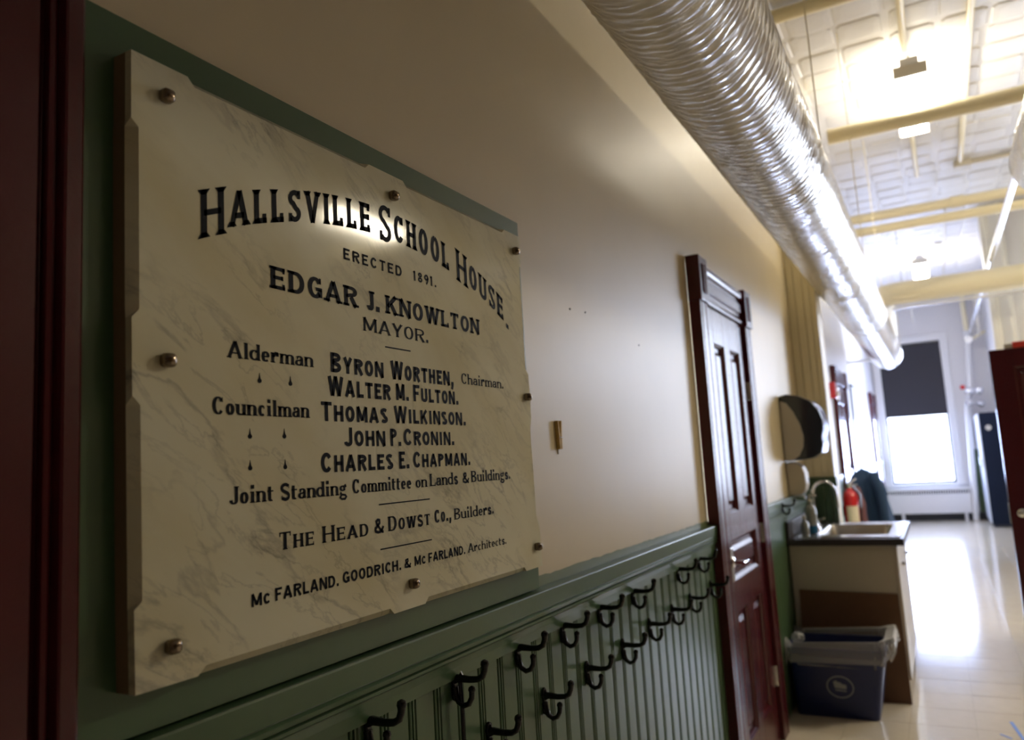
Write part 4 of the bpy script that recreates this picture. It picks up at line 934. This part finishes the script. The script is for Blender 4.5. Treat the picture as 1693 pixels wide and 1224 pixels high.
fs.append(tuple(range((len(loops) - 1) * nn, len(loops) * nn)))
MB().add(vs, fs).build('bin_body', M['blue'], bn, smooth=True)
# emblem: oval ring with a bin of papers and two lines below, unreadable blur in the photo
def fpt(u, v):   # front face of the bin: u in x, v in z
    t = v / (HB - .03); return (u, A0[2] + (A1[2] - A0[2]) * t - .0012, v)
em = MB(); n = 32; cx, cz = .285, .17
vs = []
for k in range(n):
    a = 2 * math.pi * k / n
    for rx, rz in ((.070, .060), (.064, .054)): vs.append(fpt(cx + rx * math.cos(a), cz + rz * math.sin(a)))
em.add(vs, [(2 * k, 2 * k + 1, 2 * ((k + 1) % n) + 1, 2 * ((k + 1) % n)) for k in range(n)])
for poly in ([(-.034, .028), (-.028, -.006), (.032, -.010), (.032, .012), (.010, .016), (.004, .024), (-.012, .026), (-.016, .034)], [(-.026, -.014), (-.026, -.020), (.030, -.024), (.030, -.018)]):
    em.add([fpt(cx + a, cz + b) for a, b in poly], [tuple(range(len(poly)))])
tag(em.build('emblem', M['printwhite'], bn), 'pale oval emblem')
# clear liner folded over the rim
n = 96; vs = []; fs = []
lv = [(-.010, -.10, -.0), (-.004, -.03, 0), (.006, .012, 0), (.020, .022, 0), (.030, .0, 0), (.034, -.045, 0), (.032, -.085, 0)]
base = rr(A1[0], A1[1], A1[2], A1[3], .05, 0, 23)
cxm, cym = (A1[0] + A1[1]) / 2, (A1[2] + A1[3]) / 2
for li, (off, dz, _) in enumerate(lv):
    for k, (x, y, _z) in enumerate(base):
        d = Vector((x - cxm, y - cym, 0)).normalized()
        wob = .004 * math.sin(k * 1.9 + li) + .003 * math.sin(k * 4.3 + 2 * li) + rng.normal(0, .0012)
        sag = 0
        rt = max(0, (x - .40) / .12); sag += .045 * rt if li >= 2 else 0        # bunched up on the right
        lf = max(0, (.10 - x) / .08); sag += .035 * lf * math.sin(k * .9) if li >= 2 else 0
        o_ = off + wob + (.030 * rt * rt if li in (3, 4, 5) else 0)
        X_ = x + d.x * o_; X_ = max(X_, .016)
        vs.append((X_, min(y + d.y * o_, 5.10), HB + dz + sag * (1 if dz > -.05 else .7) + wob * .6 + (.012 * math.sin(k * .31) if li > 4 else 0)))
nb = len(base)
for li in range(len(lv) - 1):
    for k in range(nb): fs.append((li * nb + k, li * nb + (k + 1) % nb, (li + 1) * nb + (k + 1) % nb, (li + 1) * nb + k))
o = MB().add(vs, fs).build('bin_liner', M['film'], None, smooth=True); tag(o, 'clear plastic bag folded over the rim of the blue bin', 'bag')
for c, r in (((.565, 4.93, .40), .032), ((.075, 4.80, .405), .036)):
    m = MB(); vs = []; fs = []; a_, b_ = 14, 8
    for i in range(b_ + 1):
        for k in range(a_):
            t, p = 2 * math.pi * k / a_, math.pi * i / b_; q = r * (1 + .18 * math.sin(5 * t + i) + rng.normal(0, .05))
            vs.append((c[0] + q * math.sin(p) * math.cos(t), c[1] + q * math.sin(p) * math.sin(t), c[2] + q * math.cos(p) * .8))
    for i in range(b_):
        for k in range(a_): fs.append((i * a_ + k, i * a_ + (k + 1) % a_, (i + 1) * a_ + (k + 1) % a_, (i + 1) * a_ + k))
    m.add(vs, fs)
    m.build('gathered_knot', M['film'], o, smooth=True)
# blue tape on the floor
for k, (a, b, w_) in enumerate((((1.075, 4.93), (1.115, 4.62), .016), ((1.015, 4.715), (1.06, 4.66), .010))):
    a = Vector((*a, 0)); b = Vector((*b, 0)); d = (b - a).normalized(); nrm = Vector((-d.y, d.x, 0)) * w_ / 2
    mb = MB(); q = [a - nrm, b - nrm, b + nrm, a + nrm]; mb.prism_z([(p.x, p.y) for p in q], 0.0008, .002)
    tag(mb.build('floor_tape', M['tape'], None), ['longer strip of blue tape on the floor at the right edge', 'short scrap of blue tape left of the longer strip'][k], 'tape', 'blue tape on the floor')

# ================================================================== far corridor things
fe = empty('fire_extinguisher', (.0, 8.4, .6), 'red fire extinguisher with cream label on left wall behind the sink', 'extinguisher')
ex, ey = 0.09, 8.35
MB().lathe([(.055, .62), (.068, .64), (.07, .68), (.07, .98), (.055, 1.03), (.025, 1.055), (.022, 1.07)], (ex, ey, 0), 'z', 22).build('cylinder', M['red'], fe, smooth=True)
lb = MB(); vs = []
for k in range(9):
    a = R(-120 + 12 * k)
    for z in (.72, .90): vs.append((ex + .0715 * math.cos(a), ey + .0715 * math.sin(a), z))
lb.add(vs, [(2 * k, 2 * k + 2, 2 * k + 3, 2 * k + 1) for k in range(8)]); lb.build('label_sticker', M['label'], fe)
MB().lathe([(.02, 1.07), (.026, 1.08), (.026, 1.11), (.012, 1.12)], (ex, ey, 0), 'z', 14).tube([(ex, ey, 1.11), (ex + .07, ey - .01, 1.16)], [.009, .007], 8).tube([(ex, ey, 1.10), (ex + .08, ey - .01, 1.10)], [.008, .006], 8).build('valve_head', M['chrome'], fe, smooth=True)
MB().tube([(ex + .02, ey, 1.10), (ex + .09, ey, 1.0), (ex + .085, ey - .03, .85), (ex + .08, ey - .03, .74)], .011, 8).build('hose', M['dark'], fe, smooth=True)
MB().box(-.1, ex - .06, ey - .03, ey + .03, .8, .9).build('wall_bracket', M['dark'], fe)
fa = empty('fire_alarm', (-.05, 9.35, 2.1), 'square red fire alarm with white strobe before the far maroon door', 'alarm')
box(-.1, -.03, 9.28, 9.44, 2.02, 2.20).build('alarm_body', M['red'], fa, bevel=.006)
MB().box(-.03, .0, 9.31, 9.41, 2.04, 2.09).build('strobe', M['white'], fa, bevel=.006)
for z in (2.03, 2.13): MB().lathe([(.02, 0), (.028, .01), (.02, .03), (.006, .035)], (-.05, 9.5, z), 'x', 12).build('bulb', M['chrome'], fa, smooth=True)
cw = empty('wall_conduit', (-.09, 8.8, 1.2), 'thin dark conduit with a red box high on the left wall', 'conduit')
MB().tube([(-.088, 8.8, 1.18), (-.088, 8.8, 3.3)], .010, 8).build('tube', M['maroon'], cw)
box(-.1, -.05, 8.77, 8.83, 3.02, 3.16).build('red_box', M['red'], cw)
pf = empty('notice_frame', (-.09, 12.0, 1.6), 'tall narrow dark framed notice on the far left wall', 'frame')
m = MB(); m.box(-.1, -.075, 11.8, 11.83, 1.35, 2.35).box(-.1, -.075, 12.37, 12.4, 1.35, 2.35).box(-.1, -.075, 11.83, 12.37, 1.35, 1.38).box(-.1, -.075, 11.83, 12.37, 2.32, 2.35)
m.build('frame', M['dark'], pf); box(-.099, -.085, 11.83, 12.37, 1.38, 2.32).build('sheet', M['white'], pf)
# coats on the wall
def coat(name, cx, cy, zt, zb, wx, wy, m_, label, seed):
    g2 = np.random.RandomState(seed); vs = []; fs = []; nr, na = 22, 28
    ph = g2.uniform(0, 6.28, 6)
    for i in range(nr + 1):
        t = i / nr; z = zt + (zb - zt) * t
        s = math.sin(min(1, t * 3.2 + .10) * math.pi / 2) ** .7 * (0.75 + .35 * t) if i else .05
        for k in range(na):
            a = 2 * math.pi * k / na; fo = 1 + .10 * math.sin(5 * a + ph[0] + t) + .07 * math.sin(9 * a + ph[1] + 2 * t)
            vs.append((max(-.085, cx + wx * s * fo * math.cos(a) + .06 * t), cy + wy * s * fo * math.sin(a), z))
    for i in range(nr):
        for k in range(na): fs.append((i * na + k, i * na + (k + 1) % na, (i + 1) * na + (k + 1) % na, (i + 1) * na + k))
    fs += [tuple(reversed(range(na))), tuple(range(nr * na, (nr + 1) * na))]
    r = empty(name, (cx, cy, zb), label, 'coat')
    MB().add(vs, fs).build('body', m_, r, smooth=True)
    s_ = MB(); s_.tube([(cx + wx * .55, cy - wy * .7, zt - .06), (cx + wx * .85, cy - wy * 1.0, zt - .22), (cx + wx * .95, cy - wy * .95, zb + .08)], [.05, .06, .045], 14)
    s_.build('sleeve', m_, r, smooth=True)
    MB().tube([(cx - .12, cy, zt + .03), (cx, cy, zt + .02), (cx + .01, cy, zt - .02)], .006, 6).build('hanging_loop', m_, r)
    return r
coat('jacket', .17, 9.0, 1.24, .42, .20, .24, M['navy'], 'bulky navy jacket hanging on the left wall behind the extinguisher', 4)
coat('jacket', .06, 8.66, 1.12, .52, .10, .09, M['browncloth'], 'slim brown jacket hanging between extinguisher and navy jacket', 6)
# lockers
for k in range(3):
    y0_ = 15.4 + .5 * k
    lk = empty('locker', (1.72, y0_ + .25, 0), ['dark blue locker nearest the viewer, its plain side to the camera', 'middle locker of the row, window glare painted on its door', 'locker next to the far wall, window glare painted on its door'][k], 'locker', 'blue lockers on the right wall')
    box(1.56, 1.89, y0_ + .002, y0_ + .49, .04, 1.92).build('locker_body', M['lockerblue'], lk, bevel=.004)
    dd = box(1.54, 1.56, y0_ + .012, y0_ + .48, .07, 1.90).build('locker_door', M['lockerdoor'], lk, bevel=.004)
    MB().box(1.525, 1.54, y0_ + .07, y0_ + .10, 1.0, 1.14).build('latch', M['chrome'], dd, bevel=.003)
    box(1.58, 1.88, y0_ + .01, y0_ + .48, 0, .04).build('plinth', M['darkbase'], lk)
    if k == 0:
        MB().lathe([(.045, 0), (.045, -.004)], (1.68, y0_, 1.66), 'y', 16).build('round_sticker', M['greyplastic'], lk)
# small red box on the top edge of the open door
rs = empty('red_box', (1.7, 6.02, 2.05), 'flat red box with grey end lying on top of the open maroon door', 'box')
box(1.40, 1.95, 6.0, 6.04, 2.0505, 2.092).build('box_body', M['redsign'], rs, bevel=.004)
box(1.352, 1.40, 6.003, 6.037, 2.0505, 2.082).build('end_cap', M['greyplastic'], rs, bevel=.003)
